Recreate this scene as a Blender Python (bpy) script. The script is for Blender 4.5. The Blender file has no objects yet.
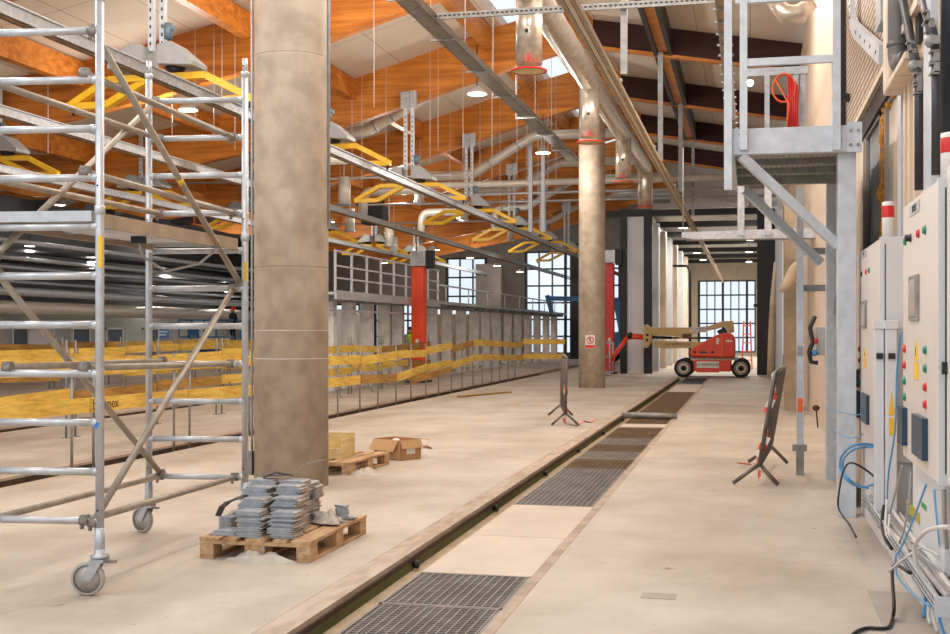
import bpy, bmesh, math, random
from mathutils import Vector, Matrix

SC = bpy.context.scene
COL = SC.collection
rnd = random.Random(11)
PI = math.pi

# ------------------------------------------------------------------ camera
FPX, EYE, HZ = 1200.0, 1.55, 331.0
VPX = 750.0
ANG = math.atan((VPX - 475) / FPX)
cam = bpy.data.cameras.new('camera')
cam.sensor_width = 36
cam.lens = 36 * FPX / 950
cam.shift_y = (HZ - 317) / 950
cam.clip_end = 400
cob = bpy.data.objects.new('camera', cam)
COL.objects.link(cob)
cob.location = (0, 0, EYE)
cob.rotation_euler = (PI / 2, 0, ANG)
SC.camera = cob
_F = (-math.sin(ANG), math.cos(ANG))
_R = (math.cos(ANG), math.sin(ANG))


def at(px, py, X=None, Y=None, Z=None):
    """where the line of sight through a photo point meets a plane of the building"""
    u = (px - 475) / FPX
    v = (HZ - py) / FPX
    d = Vector((_F[0] + u * _R[0], _F[1] + u * _R[1], v))
    if X is not None:
        t = X / d.x
    elif Y is not None:
        t = Y / d.y
    else:
        t = (Z - EYE) / d.z
    return Vector((0, 0, EYE)) + d * t


# ------------------------------------------------------------------ materials
MATS = {}


def nt(name):
    m = bpy.data.materials.new(name)
    m.use_nodes = True
    t = m.node_tree
    return m, t, t.nodes['Principled BSDF']


def mat(name, col, rough=.5, metal=0., noise=0., scale=6., col2=None, bump=0., stretch=None, emit=None, detail=6, contrast=(.35, .65), spec=None):
    """colour with a noise variation towards col2 (or darker)"""
    m, t, b = nt(name)
    b.inputs['Roughness'].default_value = rough
    b.inputs['Metallic'].default_value = metal
    if spec is not None:
        b.inputs['Specular IOR Level'].default_value = spec
    c1 = (*col, 1)
    b.inputs['Base Color'].default_value = c1
    if noise or col2 or bump:
        tc = t.nodes.new('ShaderNodeTexCoord')
        mp = t.nodes.new('ShaderNodeMapping')
        if stretch:
            mp.inputs['Scale'].default_value = stretch
        t.links.new(tc.outputs['Object'], mp.inputs['Vector'])
        n = t.nodes.new('ShaderNodeTexNoise')
        n.inputs['Scale'].default_value = scale
        n.inputs['Detail'].default_value = detail
        t.links.new(mp.outputs['Vector'], n.inputs['Vector'])
        r = t.nodes.new('ShaderNodeValToRGB')
        r.color_ramp.elements[0].position = contrast[0]
        r.color_ramp.elements[1].position = contrast[1]
        c2 = (*col2, 1) if col2 else tuple(x * (1 - noise) for x in col) + (1,)
        r.color_ramp.elements[0].color = c2
        r.color_ramp.elements[1].color = c1
        t.links.new(n.outputs['Fac'], r.inputs['Fac'])
        t.links.new(r.outputs['Color'], b.inputs['Base Color'])
        if bump:
            bp = t.nodes.new('ShaderNodeBump')
            bp.inputs['Strength'].default_value = bump
            bp.inputs['Distance'].default_value = .01
            t.links.new(n.outputs['Fac'], bp.inputs['Height'])
            t.links.new(bp.outputs['Normal'], b.inputs['Normal'])
    if emit:
        b.inputs['Emission Color'].default_value = (*emit[0], 1)
        b.inputs['Emission Strength'].default_value = emit[1]
    MATS[name] = m
    return m


def mathnode(t, op, a, b=None, c=None):
    n = t.nodes.new('ShaderNodeMath')
    n.operation = op
    for i, x in enumerate((a, b, c)):
        if x is None:
            continue
        if isinstance(x, (int, float)):
            n.inputs[i].default_value = x
        else:
            t.links.new(x, n.inputs[i])
    return n.outputs[0]


def lines_mat(name, col, axis, pitch, width, linecol, rough=.6, noise=.12, scale=3., extra=None, metal=0., bump=.0):
    """plain colour with narrow joint lines every pitch metres along an axis (0, 1, 2)"""
    m, t, b = nt(name)
    b.inputs['Roughness'].default_value = rough
    b.inputs['Metallic'].default_value = metal
    tc = t.nodes.new('ShaderNodeTexCoord')
    sp = t.nodes.new('ShaderNodeSeparateXYZ')
    t.links.new(tc.outputs['Object'], sp.inputs[0])
    fr = mathnode(t, 'FRACT', mathnode(t, 'DIVIDE', sp.outputs[axis], pitch))
    ln = mathnode(t, 'LESS_THAN', fr, width / pitch)
    if extra:
        fr2 = mathnode(t, 'FRACT', mathnode(t, 'DIVIDE', sp.outputs[extra[0]], extra[1]))
        ln = mathnode(t, 'MAXIMUM', ln, mathnode(t, 'LESS_THAN', fr2, extra[2] / extra[1]))
    n = t.nodes.new('ShaderNodeTexNoise')
    n.inputs['Scale'].default_value = scale
    n.inputs['Detail'].default_value = 5
    t.links.new(tc.outputs['Object'], n.inputs['Vector'])
    r = t.nodes.new('ShaderNodeValToRGB')
    r.color_ramp.elements[0].position = .3
    r.color_ramp.elements[1].position = .7
    r.color_ramp.elements[0].color = tuple(x * (1 - noise) for x in col) + (1,)
    r.color_ramp.elements[1].color = (*col, 1)
    t.links.new(n.outputs['Fac'], r.inputs['Fac'])
    mx = t.nodes.new('ShaderNodeMix')
    mx.data_type = 'RGBA'
    t.links.new(ln, mx.inputs[0])
    t.links.new(r.outputs['Color'], mx.inputs[6])
    mx.inputs[7].default_value = (*linecol, 1)
    t.links.new(mx.outputs[2], b.inputs['Base Color'])
    if bump:
        bp = t.nodes.new('ShaderNodeBump')
        bp.inputs['Strength'].default_value = bump
        bp.inputs['Distance'].default_value = .02
        bp.invert = True
        t.links.new(ln, bp.inputs['Height'])
        t.links.new(bp.outputs['Normal'], b.inputs['Normal'])
    MATS[name] = m
    return m


def floor_mat():
    m, t, b = nt('concrete_floor')
    tc = t.nodes.new('ShaderNodeTexCoord')
    n1 = t.nodes.new('ShaderNodeTexNoise'); n1.inputs['Scale'].default_value = .7; n1.inputs['Detail'].default_value = 10; n1.inputs['Roughness'].default_value = .68
    mp = t.nodes.new('ShaderNodeMapping'); mp.inputs['Scale'].default_value = (.9, .45, 1); mp.inputs['Rotation'].default_value = (0, 0, .25)
    n2 = t.nodes.new('ShaderNodeTexNoise'); n2.inputs['Scale'].default_value = 1.3; n2.inputs['Detail'].default_value = 9
    n3 = t.nodes.new('ShaderNodeTexNoise'); n3.inputs['Scale'].default_value = 7; n3.inputs['Detail'].default_value = 3
    t.links.new(tc.outputs['Object'], n1.inputs['Vector'])
    t.links.new(tc.outputs['Object'], mp.inputs['Vector'])
    t.links.new(mp.outputs['Vector'], n2.inputs['Vector'])
    t.links.new(tc.outputs['Object'], n3.inputs['Vector'])
    r1 = t.nodes.new('ShaderNodeValToRGB')
    r1.color_ramp.elements[0].position = .34; r1.color_ramp.elements[0].color = (.44, .385, .32, 1)
    r1.color_ramp.elements[1].position = .62; r1.color_ramp.elements[1].color = (.565, .51, .44, 1)
    t.links.new(n1.outputs['Fac'], r1.inputs['Fac'])
    r2 = t.nodes.new('ShaderNodeValToRGB')
    r2.color_ramp.elements[0].position = .36; r2.color_ramp.elements[0].color = (.86, .83, .80, 1)
    r2.color_ramp.elements[1].position = .56; r2.color_ramp.elements[1].color = (1, 1, 1, 1)
    t.links.new(n2.outputs['Fac'], r2.inputs['Fac'])
    r3 = t.nodes.new('ShaderNodeValToRGB')
    r3.color_ramp.elements[0].position = .245; r3.color_ramp.elements[0].color = (.55, .48, .42, 1)
    r3.color_ramp.elements[1].position = .30; r3.color_ramp.elements[1].color = (1, 1, 1, 1)
    t.links.new(n3.outputs['Fac'], r3.inputs['Fac'])
    a = t.nodes.new('ShaderNodeMix'); a.data_type = 'RGBA'; a.blend_type = 'MULTIPLY'; a.inputs[0].default_value = 1
    c = t.nodes.new('ShaderNodeMix'); c.data_type = 'RGBA'; c.blend_type = 'MULTIPLY'; c.inputs[0].default_value = 1
    t.links.new(r1.outputs[0], a.inputs[6]); t.links.new(r2.outputs[0], a.inputs[7])
    t.links.new(a.outputs[2], c.inputs[6]); t.links.new(r3.outputs[0], c.inputs[7])
    t.links.new(c.outputs[2], b.inputs['Base Color'])
    b.inputs['Roughness'].default_value = .62
    b.inputs['Specular IOR Level'].default_value = .3
    MATS['concrete_floor'] = m
    return m


def column_mat():
    m, t, b = nt('cast_concrete')
    tc = t.nodes.new('ShaderNodeTexCoord')
    mp = t.nodes.new('ShaderNodeMapping'); mp.inputs['Scale'].default_value = (1, 1, .45)
    t.links.new(tc.outputs['Object'], mp.inputs['Vector'])
    n1 = t.nodes.new('ShaderNodeTexNoise'); n1.inputs['Scale'].default_value = 1.3; n1.inputs['Detail'].default_value = 4; n1.inputs['Roughness'].default_value = .62
    n2 = t.nodes.new('ShaderNodeTexNoise'); n2.inputs['Scale'].default_value = 5; n2.inputs['Detail'].default_value = 8
    t.links.new(mp.outputs['Vector'], n1.inputs['Vector'])
    t.links.new(tc.outputs['Object'], n2.inputs['Vector'])
    r1 = t.nodes.new('ShaderNodeValToRGB')
    e = r1.color_ramp.elements
    e[0].position = .28; e[0].color = (.30, .225, .155, 1)
    e[1].position = .66; e[1].color = (.455, .385, .31, 1)
    x = e.new(.47); x.color = (.40, .325, .25, 1)
    t.links.new(n1.outputs['Fac'], r1.inputs['Fac'])
    r2 = t.nodes.new('ShaderNodeValToRGB')
    r2.color_ramp.elements[0].position = .35; r2.color_ramp.elements[0].color = (.86, .84, .82, 1)
    r2.color_ramp.elements[1].position = .6; r2.color_ramp.elements[1].color = (1.1, 1.1, 1.1, 1)
    t.links.new(n2.outputs['Fac'], r2.inputs['Fac'])
    a = t.nodes.new('ShaderNodeMix'); a.data_type = 'RGBA'; a.blend_type = 'MULTIPLY'; a.inputs[0].default_value = 1
    t.links.new(r1.outputs[0], a.inputs[6]); t.links.new(r2.outputs[0], a.inputs[7])
    t.links.new(a.outputs[2], b.inputs['Base Color'])
    b.inputs['Roughness'].default_value = .55
    MATS['cast_concrete'] = m


mat('pale_tape', (.55, .50, .44), .6)


def wood(name, dark, light, stretch, scale=3., rough=.5):
    m, t, b = nt(name)
    tc = t.nodes.new('ShaderNodeTexCoord')
    mp = t.nodes.new('ShaderNodeMapping'); mp.inputs['Scale'].default_value = stretch
    t.links.new(tc.outputs['Object'], mp.inputs['Vector'])
    n1 = t.nodes.new('ShaderNodeTexNoise'); n1.inputs['Scale'].default_value = scale; n1.inputs['Detail'].default_value = 6; n1.inputs['Distortion'].default_value = .5
    n2 = t.nodes.new('ShaderNodeTexNoise'); n2.inputs['Scale'].default_value = scale * .35; n2.inputs['Detail'].default_value = 2
    t.links.new(mp.outputs['Vector'], n1.inputs['Vector'])
    t.links.new(tc.outputs['Object'], n2.inputs['Vector'])
    s = mathnode(t, 'ADD', mathnode(t, 'MULTIPLY', n1.outputs['Fac'], .6), mathnode(t, 'MULTIPLY', n2.outputs['Fac'], .4))
    r = t.nodes.new('ShaderNodeValToRGB')
    r.color_ramp.elements[0].position = .36; r.color_ramp.elements[0].color = (*dark, 1)
    r.color_ramp.elements[1].position = .62; r.color_ramp.elements[1].color = (*light, 1)
    t.links.new(s, r.inputs['Fac'])
    t.links.new(r.outputs[0], b.inputs['Base Color'])
    b.inputs['Roughness'].default_value = rough
    b.inputs['Specular IOR Level'].default_value = .3
    MATS[name] = m


def glass_mat(name, tint, alpha):
    m, t, b = nt(name)
    t.nodes.remove(b)
    tr = t.nodes.new('ShaderNodeBsdfTransparent'); tr.inputs[0].default_value = (*tint, 1)
    gl = t.nodes.new('ShaderNodeBsdfGlossy'); gl.inputs['Roughness'].default_value = .35
    mx = t.nodes.new('ShaderNodeMixShader'); mx.inputs[0].default_value = alpha
    t.links.new(tr.outputs[0], mx.inputs[1]); t.links.new(gl.outputs[0], mx.inputs[2])
    t.links.new(mx.outputs[0], t.nodes['Material Output'].inputs[0])
    MATS[name] = m


def hazard_mat(name, c1, c2, pitch, rough=.5):
    m, t, b = nt(name)
    tc = t.nodes.new('ShaderNodeTexCoord')
    sp = t.nodes.new('ShaderNodeSeparateXYZ')
    t.links.new(tc.outputs['Object'], sp.inputs[0])
    s = mathnode(t, 'ADD', mathnode(t, 'ADD', sp.outputs[0], sp.outputs[1]), sp.outputs[2])
    f = mathnode(t, 'LESS_THAN', mathnode(t, 'FRACT', mathnode(t, 'DIVIDE', s, pitch)), .5)
    mx = t.nodes.new('ShaderNodeMix'); mx.data_type = 'RGBA'
    t.links.new(f, mx.inputs[0])
    mx.inputs[6].default_value = (*c1, 1); mx.inputs[7].default_value = (*c2, 1)
    t.links.new(mx.outputs[2], b.inputs['Base Color'])
    b.inputs['Roughness'].default_value = rough
    MATS[name] = m


floor_mat(); column_mat()
wood('glulam', (.36, .105, .012), (.66, .245, .042), (.35, 2, 5), 2.2, .45)
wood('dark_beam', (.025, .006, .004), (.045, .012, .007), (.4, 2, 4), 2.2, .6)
wood('yellow_plank', (.50, .29, .04), (.80, .55, .11), (2, 1.2, 9), 3, .6)
wood('brown_plank', (.24, .115, .02), (.46, .26, .06), (2, 1.2, 9), 3, .6)
wood('pallet_wood', (.33, .18, .085), (.60, .40, .23), (5, 1.2, 5), 5, .75)
wood('pine_board', (.56, .40, .17), (.76, .60, .32), (3, 1, 6), 4, .7)
wood('timber_lip', (.36, .27, .20), (.54, .45, .37), (3, .8, 3), 4, .8)
lines_mat('ceiling_panel', (.72, .63, .53), 0, 1.22, .018, (.36, .28, .21), .7, .07, 1.2, extra=(1, 6.5, .02))
lines_mat('wall_cladding', (.70, .565, .44), 1, .5, .03, (.42, .32, .24), .5, .06, 2., bump=.4)
lines_mat('louvre_screen', (.56, .41, .28), 2, .07, .03, (.10, .055, .03), .5, .05, 2., extra=(1, .45, .035), bump=.6)
lines_mat('checker_deck', (.50, .50, .47), 0, .05, .012, (.25, .25, .23), .5, .1, 3., metal=.3)
mat('galvanised', (.50, .52, .55), .42, .45, .25, 14.)
mat('galvanised_pale', (.60, .64, .70), .45, .2, .16, 10.)
mat('galvanised_dark', (.33, .33, .32), .5, .5, .3, 9.)
mat('aluminium', (.58, .59, .61), .38, .5, .18, 12.)
mat('aluminium_brace', (.40, .345, .285), .45, .35, .22, 12.)
mat('cast_clamp', (.32, .29, .26), .5, .6, .3, 20.)
mat('castor_tyre', (.44, .40, .35), .6, 0, .2, 12.)
mat('castor_hub', (.52, .48, .43), .5, .4, .2, 12.)
mat('plywood_deck', (.40, .30, .21), .7, 0, .25, 5.)
mat('plate_steel', (.42, .45, .50), .5, .3, .35, 9., col2=(.27, .28, .30))
mat('plate_edge_dust', (.52, .45, .38), .75, 0, .3, 14.)
mat('black_steel', (.016, .016, .018), .5, .2, .3, 6.)
mat('black_rubber', (.012, .012, .012), .75, 0, .3, 8.)
mat('dark_gap', (.012, .009, .007), .9)
mat('rail_rust', (.085, .045, .028), .7, .3, .5, 12.)
mat('green_side', (.115, .125, .035), .7, 0, .35, 3.)
mat('pit_ledge', (.50, .385, .25), .8, 0, .2, 5.)
mat('grating_bar', (.27, .245, .22), .55, .4, .3, 6.)
mat('grating_rust', (.21, .13, .065), .7, .35, .4, 4.)
mat('cover_panel', (.60, .51, .42), .65, 0, .1, 3.)
mat('joint_brown', (.47, .37, .29), .8, 0, .3, 5.)
mat('floor_patch', (.42, .365, .315), .8, 0, .12, 3.)
mat('yellow_paint', (.84, .50, .012), .42, 0, .12, 6.)
mat('white_duct', (.66, .61, .54), .4, .15, .1, 5.)
mat('foil_duct', (.70, .63, .54), .3, .65, .3, 9., bump=.6)
mat('red_paint', (.70, .025, .015), .45, 0, .1, 5.)
mat('orange_paint', (.90, .085, .012), .45, 0, .08, 3.)
mat('lift_red', (.84, .06, .015), .4, 0, .08, 4.)
mat('lift_cream', (.60, .43, .17), .5, 0, .12, 4.)
mat('rim_white', (.62, .56, .48), .55, 0, .1, 8.)
mat('blue_paint', (.02, .16, .38), .45, 0, .1, 5.)
mat('light_grey_wall', (.36, .355, .35), .7, 0, .12, 1.5)
mat('mid_grey_wall', (.24, .215, .19), .8, 0, .2, 1.)
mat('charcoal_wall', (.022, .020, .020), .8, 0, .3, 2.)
mat('door_dark', (.05, .06, .08), .4)
mat('door_pale', (.56, .57, .58), .5)
mat('zinc_stud', (.80, .79, .77), .5, .1, .25, 4.)
mat('mesh_infill', (.40, .40, .38), .5, .3, .2, 20.)
mat('door_panel_white', (.66, .64, .64), .35, 0, .06, 2.)
mat('cream_sheet', (.62, .53, .42), .5, 0, .1, 2.)
mat('cabinet_grey', (.67, .68, .70), .38, 0, .03, 3.)
mat('cabinet_front', (.66, .60, .55), .4, 0, .04, 3.)  # cabinet grey with the warm light on its front put into the colour
mat('navy_plastic', (.018, .045, .085), .4)
mat('button_red', (.62, .02, .02), .35)
mat('button_green', (.01, .22, .14), .35)
mat('button_black', (.012, .012, .014), .4)
mat('sticker_yellow', (.82, .50, .02), .5)
mat('sticker_olive', (.42, .33, .03), .5)
mat('sticker_blue', (.03, .20, .55), .5)
mat('sticker_green', (.02, .30, .05), .5)
mat('sticker_orange', (.85, .16, .04), .5)
mat('sticker_white', (.75, .73, .70), .5)
mat('ink_black', (.02, .018, .016), .6)
mat('ink_brown', (.10, .045, .012), .7)
mat('clear_window', (.50, .43, .33), .2, .1, .2, 4.)
mat('cable_white', (.62, .60, .58), .5)
mat('cable_grey', (.36, .35, .35), .5)
mat('cable_blue', (.10, .33, .62), .45)
mat('cable_black', (.015, .014, .014), .5)
mat('cable_orange', (.85, .13, .02), .5)
mat('cable_red', (.55, .02, .02), .5)
mat('dark_pipe', (.045, .047, .055), .45, .2, .2, 8.)
mat('blue_black_pipe', (.008, .014, .024), .3, .1)
mat('pvc_grey', (.115, .105, .10), .45)
mat('window_navy', (.015, .03, .05), .4, .1)
mat('window_frame_grey', (.28, .27, .265), .5)
mat('window_taupe', (.56, .46, .35), .4, .0, .2, 2.)  # reflection in the pane put into its base colour
mat('foam_orange', (.62, .26, .03), .9, 0, .5, 30., bump=.8)
mat('cardboard', (.47, .25, .11), .8, 0, .1, 6.)
mat('cardboard_inner', (.55, .34, .17), .85)
mat('rag_cloth', (.56, .50, .43), .9, 0, .3, 8.)
mat('tarp_tan', (.42, .335, .235), .8, 0, .25, 4.)
mat('barrier_steel', (.19, .17, .15), .5, .5, .35, 12.)
mat('skin', (.55, .32, .22), .6)
mat('vest_lime', (.42, .62, .02), .6)
mat('cloth_navy', (.015, .025, .06), .8)
mat('cloth_black', (.012, .012, .014), .85)
mat('cap_red', (.5, .015, .02), .6)
mat('motor_blue', (.14, .22, .27), .5, .3)
mat('housing_grey', (.38, .40, .41), .5, .2, .15, 6.)
mat('lamp_glow', (1, .95, .85), .5, emit=((1, .86, .66), 9.))
mat('lamp_housing', (.42, .40, .37), .5, .3)
mat('lime_tag', (.6, .65, .1), .5)
hazard_mat('tape_red_white', (.75, .70, .66), (.75, .09, .05), .16)
glass_mat('clear_glass', (.93, .96, 1.0), .06)
glass_mat('skylight_glass', (.95, .97, 1.0), .05)


def M(*names):
    return [MATS[n] for n in names]


# ------------------------------------------------------------------ mesh builder
class MB:
    def __init__(self):
        self.v, self.f, self.m, self.s = [], [], [], []

    def add(self, vs, fs, mi=0, smooth=False):
        b = len(self.v)
        self.v += [Vector(p) for p in vs]
        for f in fs:
            self.f.append([b + i for i in f]); self.m.append(mi); self.s.append(smooth)
        return self

    def box(self, x0, x1, y0, y1, z0, z1, mi=0):
        vs = [(x, y, z) for x in (x0, x1) for y in (y0, y1) for z in (z0, z1)]
        return self.add(vs, [(0, 1, 3, 2), (4, 6, 7, 5), (0, 4, 5, 1), (2, 3, 7, 6), (0, 2, 6, 4), (1, 5, 7, 3)], mi)

    def obox(self, c, size, rot=None, mi=0):
        R = rot if rot is not None else Matrix.Identity(3)
        a, b_, d = (s / 2 for s in size)
        vs = [Vector(c) + R @ Vector((x, y, z)) for x in (-a, a) for y in (-b_, b_) for z in (-d, d)]
        return self.add(vs, [(0, 1, 3, 2), (4, 6, 7, 5), (0, 4, 5, 1), (2, 3, 7, 6), (0, 2, 6, 4), (1, 5, 7, 3)], mi)

    def bar(self, p0, p1, w, h, mi=0, up=(0, 0, 1)):
        """rectangular bar from p0 to p1: w sideways, h along up"""
        p0, p1 = Vector(p0), Vector(p1)
        d = (p1 - p0).normalized()
        u = Vector(up)
        if abs(d.dot(u)) > .98:
            u = Vector((0, 1, 0))
        s = d.cross(u).normalized()
        u = s.cross(d).normalized()
        vs = []
        for p in (p0, p1):
            for a, b_ in ((-1, -1), (1, -1), (1, 1), (-1, 1)):
                vs.append(p + s * (a * w / 2) + u * (b_ * h / 2))
        return self.add(vs, [(0, 1, 2, 3), (7, 6, 5, 4), (0, 4, 5, 1), (1, 5, 6, 2), (2, 6, 7, 3), (3, 7, 4, 0)], mi)

    def path(self, pts, r, n=10, mi=0, caps=True, smooth=True):
        pts = [Vector(p) for p in pts]
        rs = r if isinstance(r, (list, tuple)) else [r] * len(pts)
        tang = []
        for i in range(len(pts)):
            a = pts[max(i - 1, 0)]; b_ = pts[min(i + 1, len(pts) - 1)]
            tang.append((b_ - a).normalized())
        t0 = tang[0]
        u = Vector((0, 0, 1)) if abs(t0.z) < .9 else Vector((1, 0, 0))
        u = (u - t0 * u.dot(t0)).normalized()
        vs, fs = [], []
        for i, p in enumerate(pts):
            if i:
                u = (u - tang[i] * u.dot(tang[i])).normalized()
            w = tang[i].cross(u)
            for k in range(n):
                a = 2 * PI * k / n
                vs.append(p + (u * math.cos(a) + w * math.sin(a)) * rs[i])
        for i in range(len(pts) - 1):
            for k in range(n):
                k2 = (k + 1) % n
                fs.append((i * n + k, i * n + k2, (i + 1) * n + k2, (i + 1) * n + k))
        self.add(vs, fs, mi, smooth)
        if caps:
            b = len(self.v) - len(vs)
            self.f.append([b + k for k in range(n)][::-1]); self.m.append(mi); self.s.append(False)
            e = b + (len(pts) - 1) * n
            self.f.append([e + k for k in range(n)]); self.m.append(mi); self.s.append(False)
        return self

    def tube(self, p0, p1, r, n=12, mi=0, caps=True):
        return self.path([p0, p1], r, n, mi, caps)

    def prism(self, poly, axis, a, b, mi=0):
        """polygon in the plane across axis, extruded from a to b (axis 0: (y,z), 1: (x,z), 2: (x,y))"""
        n = len(poly)
        def pt(p, t):
            return {0: (t, p[0], p[1]), 1: (p[0], t, p[1]), 2: (p[0], p[1], t)}[axis]
        vs = [pt(p, a) for p in poly] + [pt(p, b) for p in poly]
        fs = [list(range(n))[::-1], [n + i for i in range(n)]]
        fs += [(i, (i + 1) % n, n + (i + 1) % n, n + i) for i in range(n)]
        return self.add(vs, fs, mi)

    def lathe(self, prof, c, n=24, mi=0, axis=(0, 0, 1), smooth=True):
        """profile of (radius, height) turned round an axis through c"""
        ax = Vector(axis).normalized()
        u = Vector((1, 0, 0)) if abs(ax.x) < .9 else Vector((0, 1, 0))
        u = (u - ax * u.dot(ax)).normalized(); w = ax.cross(u)
        vs, fs = [], []
        for r, z in prof:
            for k in range(n):
                a = 2 * PI * k / n
                vs.append(Vector(c) + ax * z + (u * math.cos(a) + w * math.sin(a)) * r)
        for i in range(len(prof) - 1):
            for k in range(n):
                k2 = (k + 1) % n
                fs.append((i * n + k, i * n + k2, (i + 1) * n + k2, (i + 1) * n + k))
        return self.add(vs, fs, mi, smooth)

    def ball(self, c, r, mi=0, n=12, sz=(1, 1, 1)):
        vs, fs = [], []
        rows = n // 2
        for i in range(rows + 1):
            ph = PI * i / rows
            for k in range(n):
                a = 2 * PI * k / n
                vs.append(Vector(c) + Vector((r * sz[0] * math.sin(ph) * math.cos(a), r * sz[1] * math.sin(ph) * math.sin(a), r * sz[2] * math.cos(ph))))
        for i in range(rows):
            for k in range(n):
                k2 = (k + 1) % n
                fs.append((i * n + k, (i + 1) * n + k, (i + 1) * n + k2, i * n + k2))
        return self.add(vs, fs, mi, True)

    def build(self, name, mats, parent=None, origin=None, bev=0, weld=False):
        org = Vector(origin) if origin is not None else (parent.matrix_world.translation.copy() if parent is not None and parent.get('_w') is None else Vector((0, 0, 0)))
        if parent is not None:
            org = wpos(parent) if origin is None else Vector(origin)
        me = bpy.data.meshes.new(name)
        me.from_pydata([p - org for p in self.v], [], self.f)
        for mt in mats:
            me.materials.append(mt)
        me.polygons.foreach_set('material_index', self.m)
        me.polygons.foreach_set('use_smooth', self.s)
        bm = bmesh.new(); bm.from_mesh(me)
        bmesh.ops.remove_doubles(bm, verts=bm.verts, dist=1e-6) if weld else None
        bmesh.ops.recalc_face_normals(bm, faces=bm.faces)
        bm.to_mesh(me); bm.free()
        o = bpy.data.objects.new(name, me)
        COL.objects.link(o)
        if parent is not None:
            o.parent = parent
            o.location = org - wpos(parent)
        else:
            o.location = org
        if bev:
            md = o.modifiers.new('edge', 'BEVEL')
            md.width = bev; md.segments = 2; md.limit_method = 'ANGLE'
        return o


def wpos(o):
    p = Vector(o.location)
    while o.parent is not None:
        o = o.parent
        p = p + Vector(o.location)
    return p


def tag(o, label, cat, group=None, kind=None):
    o['label'] = label
    o['category'] = cat
    if group:
        o['group'] = group
    if kind:
        o['kind'] = kind
    return o


def thing(name, label, cat, loc=(0, 0, 0), group=None):
    o = bpy.data.objects.new(name, None)
    o.empty_display_size = .1
    COL.objects.link(o)
    o.location = loc
    return tag(o, label, cat, group)


def struct(name, mb, mats, label=None, cat=None, bev=0, origin=(0, 0, 0)):
    o = mb.build(name, mats, None, origin, bev)
    o['kind'] = 'structure'
    if label:
        o['label'] = label
        o['category'] = cat
    return o


def dup(root, loc, rotz=None, label=None, group=None):
    r = root.copy(); COL.objects.link(r)
    r.location = loc
    if rotz is not None:
        r.rotation_euler = (0, 0, rotz)
    if label:
        r['label'] = label
    if group:
        r['group'] = group
    for ch in list(root.children):
        c = ch.copy(); COL.objects.link(c); c.parent = r
        for g in list(ch.children):
            d = g.copy(); COL.objects.link(d); d.parent = c
    return r


def lettering(name, body, size, loc, rot, m, parent, depth=.002):
    cu = bpy.data.curves.new(name, 'FONT')
    cu.body = body; cu.size = size; cu.extrude = depth
    cu.align_x = 'CENTER'; cu.align_y = 'CENTER'
    cu.materials.append(MATS[m])
    co = bpy.data.objects.new('curve', cu)
    me = bpy.data.meshes.new_from_object(co)
    bpy.data.objects.remove(co)
    o = bpy.data.objects.new(name, me)
    COL.objects.link(o)
    o.rotation_euler = rot
    if parent is not None:
        o.parent = parent
        o.location = Vector(loc) - wpos(parent)
    else:
        o.location = loc
    return o


ORD = ['first', 'second', 'third', 'fourth', 'fifth', 'sixth', 'seventh', 'eighth', 'ninth', 'tenth', 'eleventh', 'twelfth', 'thirteenth',
       'fourteenth', 'fifteenth', 'sixteenth', 'seventeenth', 'eighteenth', 'nineteenth', 'twentieth', 'twenty-first', 'twenty-second',
       'twenty-third', 'twenty-fourth', 'twenty-fifth', 'twenty-sixth', 'twenty-seventh', 'twenty-eighth', 'twenty-ninth', 'thirtieth']

FACE_CAM = (PI / 2, 0, 0)            # lettering on a face that looks towards -Y
FACE_AISLE = (PI / 2, 0, -PI / 2)    # lettering on a face that looks towards -X
FACE_RIGHT = (PI / 2, 0, PI / 2)     # lettering on a face that looks towards +X

# =================================================================== FLOOR AND TRACK TRENCHES
Y0, Y1 = -4.0, 83.0
HY = 67.0        # end wall of the hall
T1L, T1R = -2.47, -1.34
RECESS = [(-7.78, -7.22), (-11.75, -11.15), (-16.1, -15.5)]     # rail recesses of the other tracks
xs = [-46.0]
for a, b in sorted(RECESS):
    xs += [a, b]
xs += [T1L]
m = MB()
for i in range(0, len(xs) - 1, 2):
    m.box(xs[i], xs[i + 1], Y0, Y1, -.35, 0)
m.box(T1R, 6, Y0, Y1, -.35, 0)
m.box(T1L, T1R, 40.3, Y1, -.35, -.002)
m.box(-46, 6, Y0, Y1, -.6, -.352)
floor = struct('floor', m, M('concrete_floor'), 'pale beige concrete floor slab of the depot hall', 'floor')


def rail_recess(x0, x1, ya, yb, label, dk=.05):
    t = thing('rail_channel', label, 'rail', (x0, ya, -.3))
    MB().box(x0, x0 + .17, ya, yb, -.02, .010).build('timber_strip', M('timber_lip'), t)
    MB().box(x0 - .012, x0, ya, yb, -.02, .004).build('edge_strip', M('rail_rust'), t)
    MB().box(x0 + .02, x0 + .185, ya, yb, -dk, -.02).build('rail_head', M('rail_rust'), t)
    MB().box(x0 + .01, x0 + .178, ya, yb, -.30, -dk).build('channel_side', M('green_side'), t)
    MB().box(x0 + .178, x1 - .02, ya, yb, -.30, -.115 if dk < .06 else -.16).build('ledge', M('pit_ledge'), t)
    return t


t = rail_recess(T1L, -2.07, Y0 + 3, 40.3, 'timber-topped rail channel with green side beside the floor gratings')
for i, y in enumerate((8.05, 10.75, 13.5, 16.2, 19, 22)):
    b = MB().lathe([(.0, .05), (.028, .048), (.03, .02), (.02, .018), (.02, 0)], (T1L + .176, y, -.075), 12, axis=(1, 0, 0))
    b.build('rail_bolt', M('black_steel'), t)
names3 = ['timber-topped rail channel under the first yellow plank guard', 'rail channel in the floor beyond the first plank guard', 'rail channel in the floor deepest in the hall']
for (a, b), nm in zip(RECESS, names3):
    rail_recess(a, b, 9.0, 44.0, nm, .10)

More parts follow.
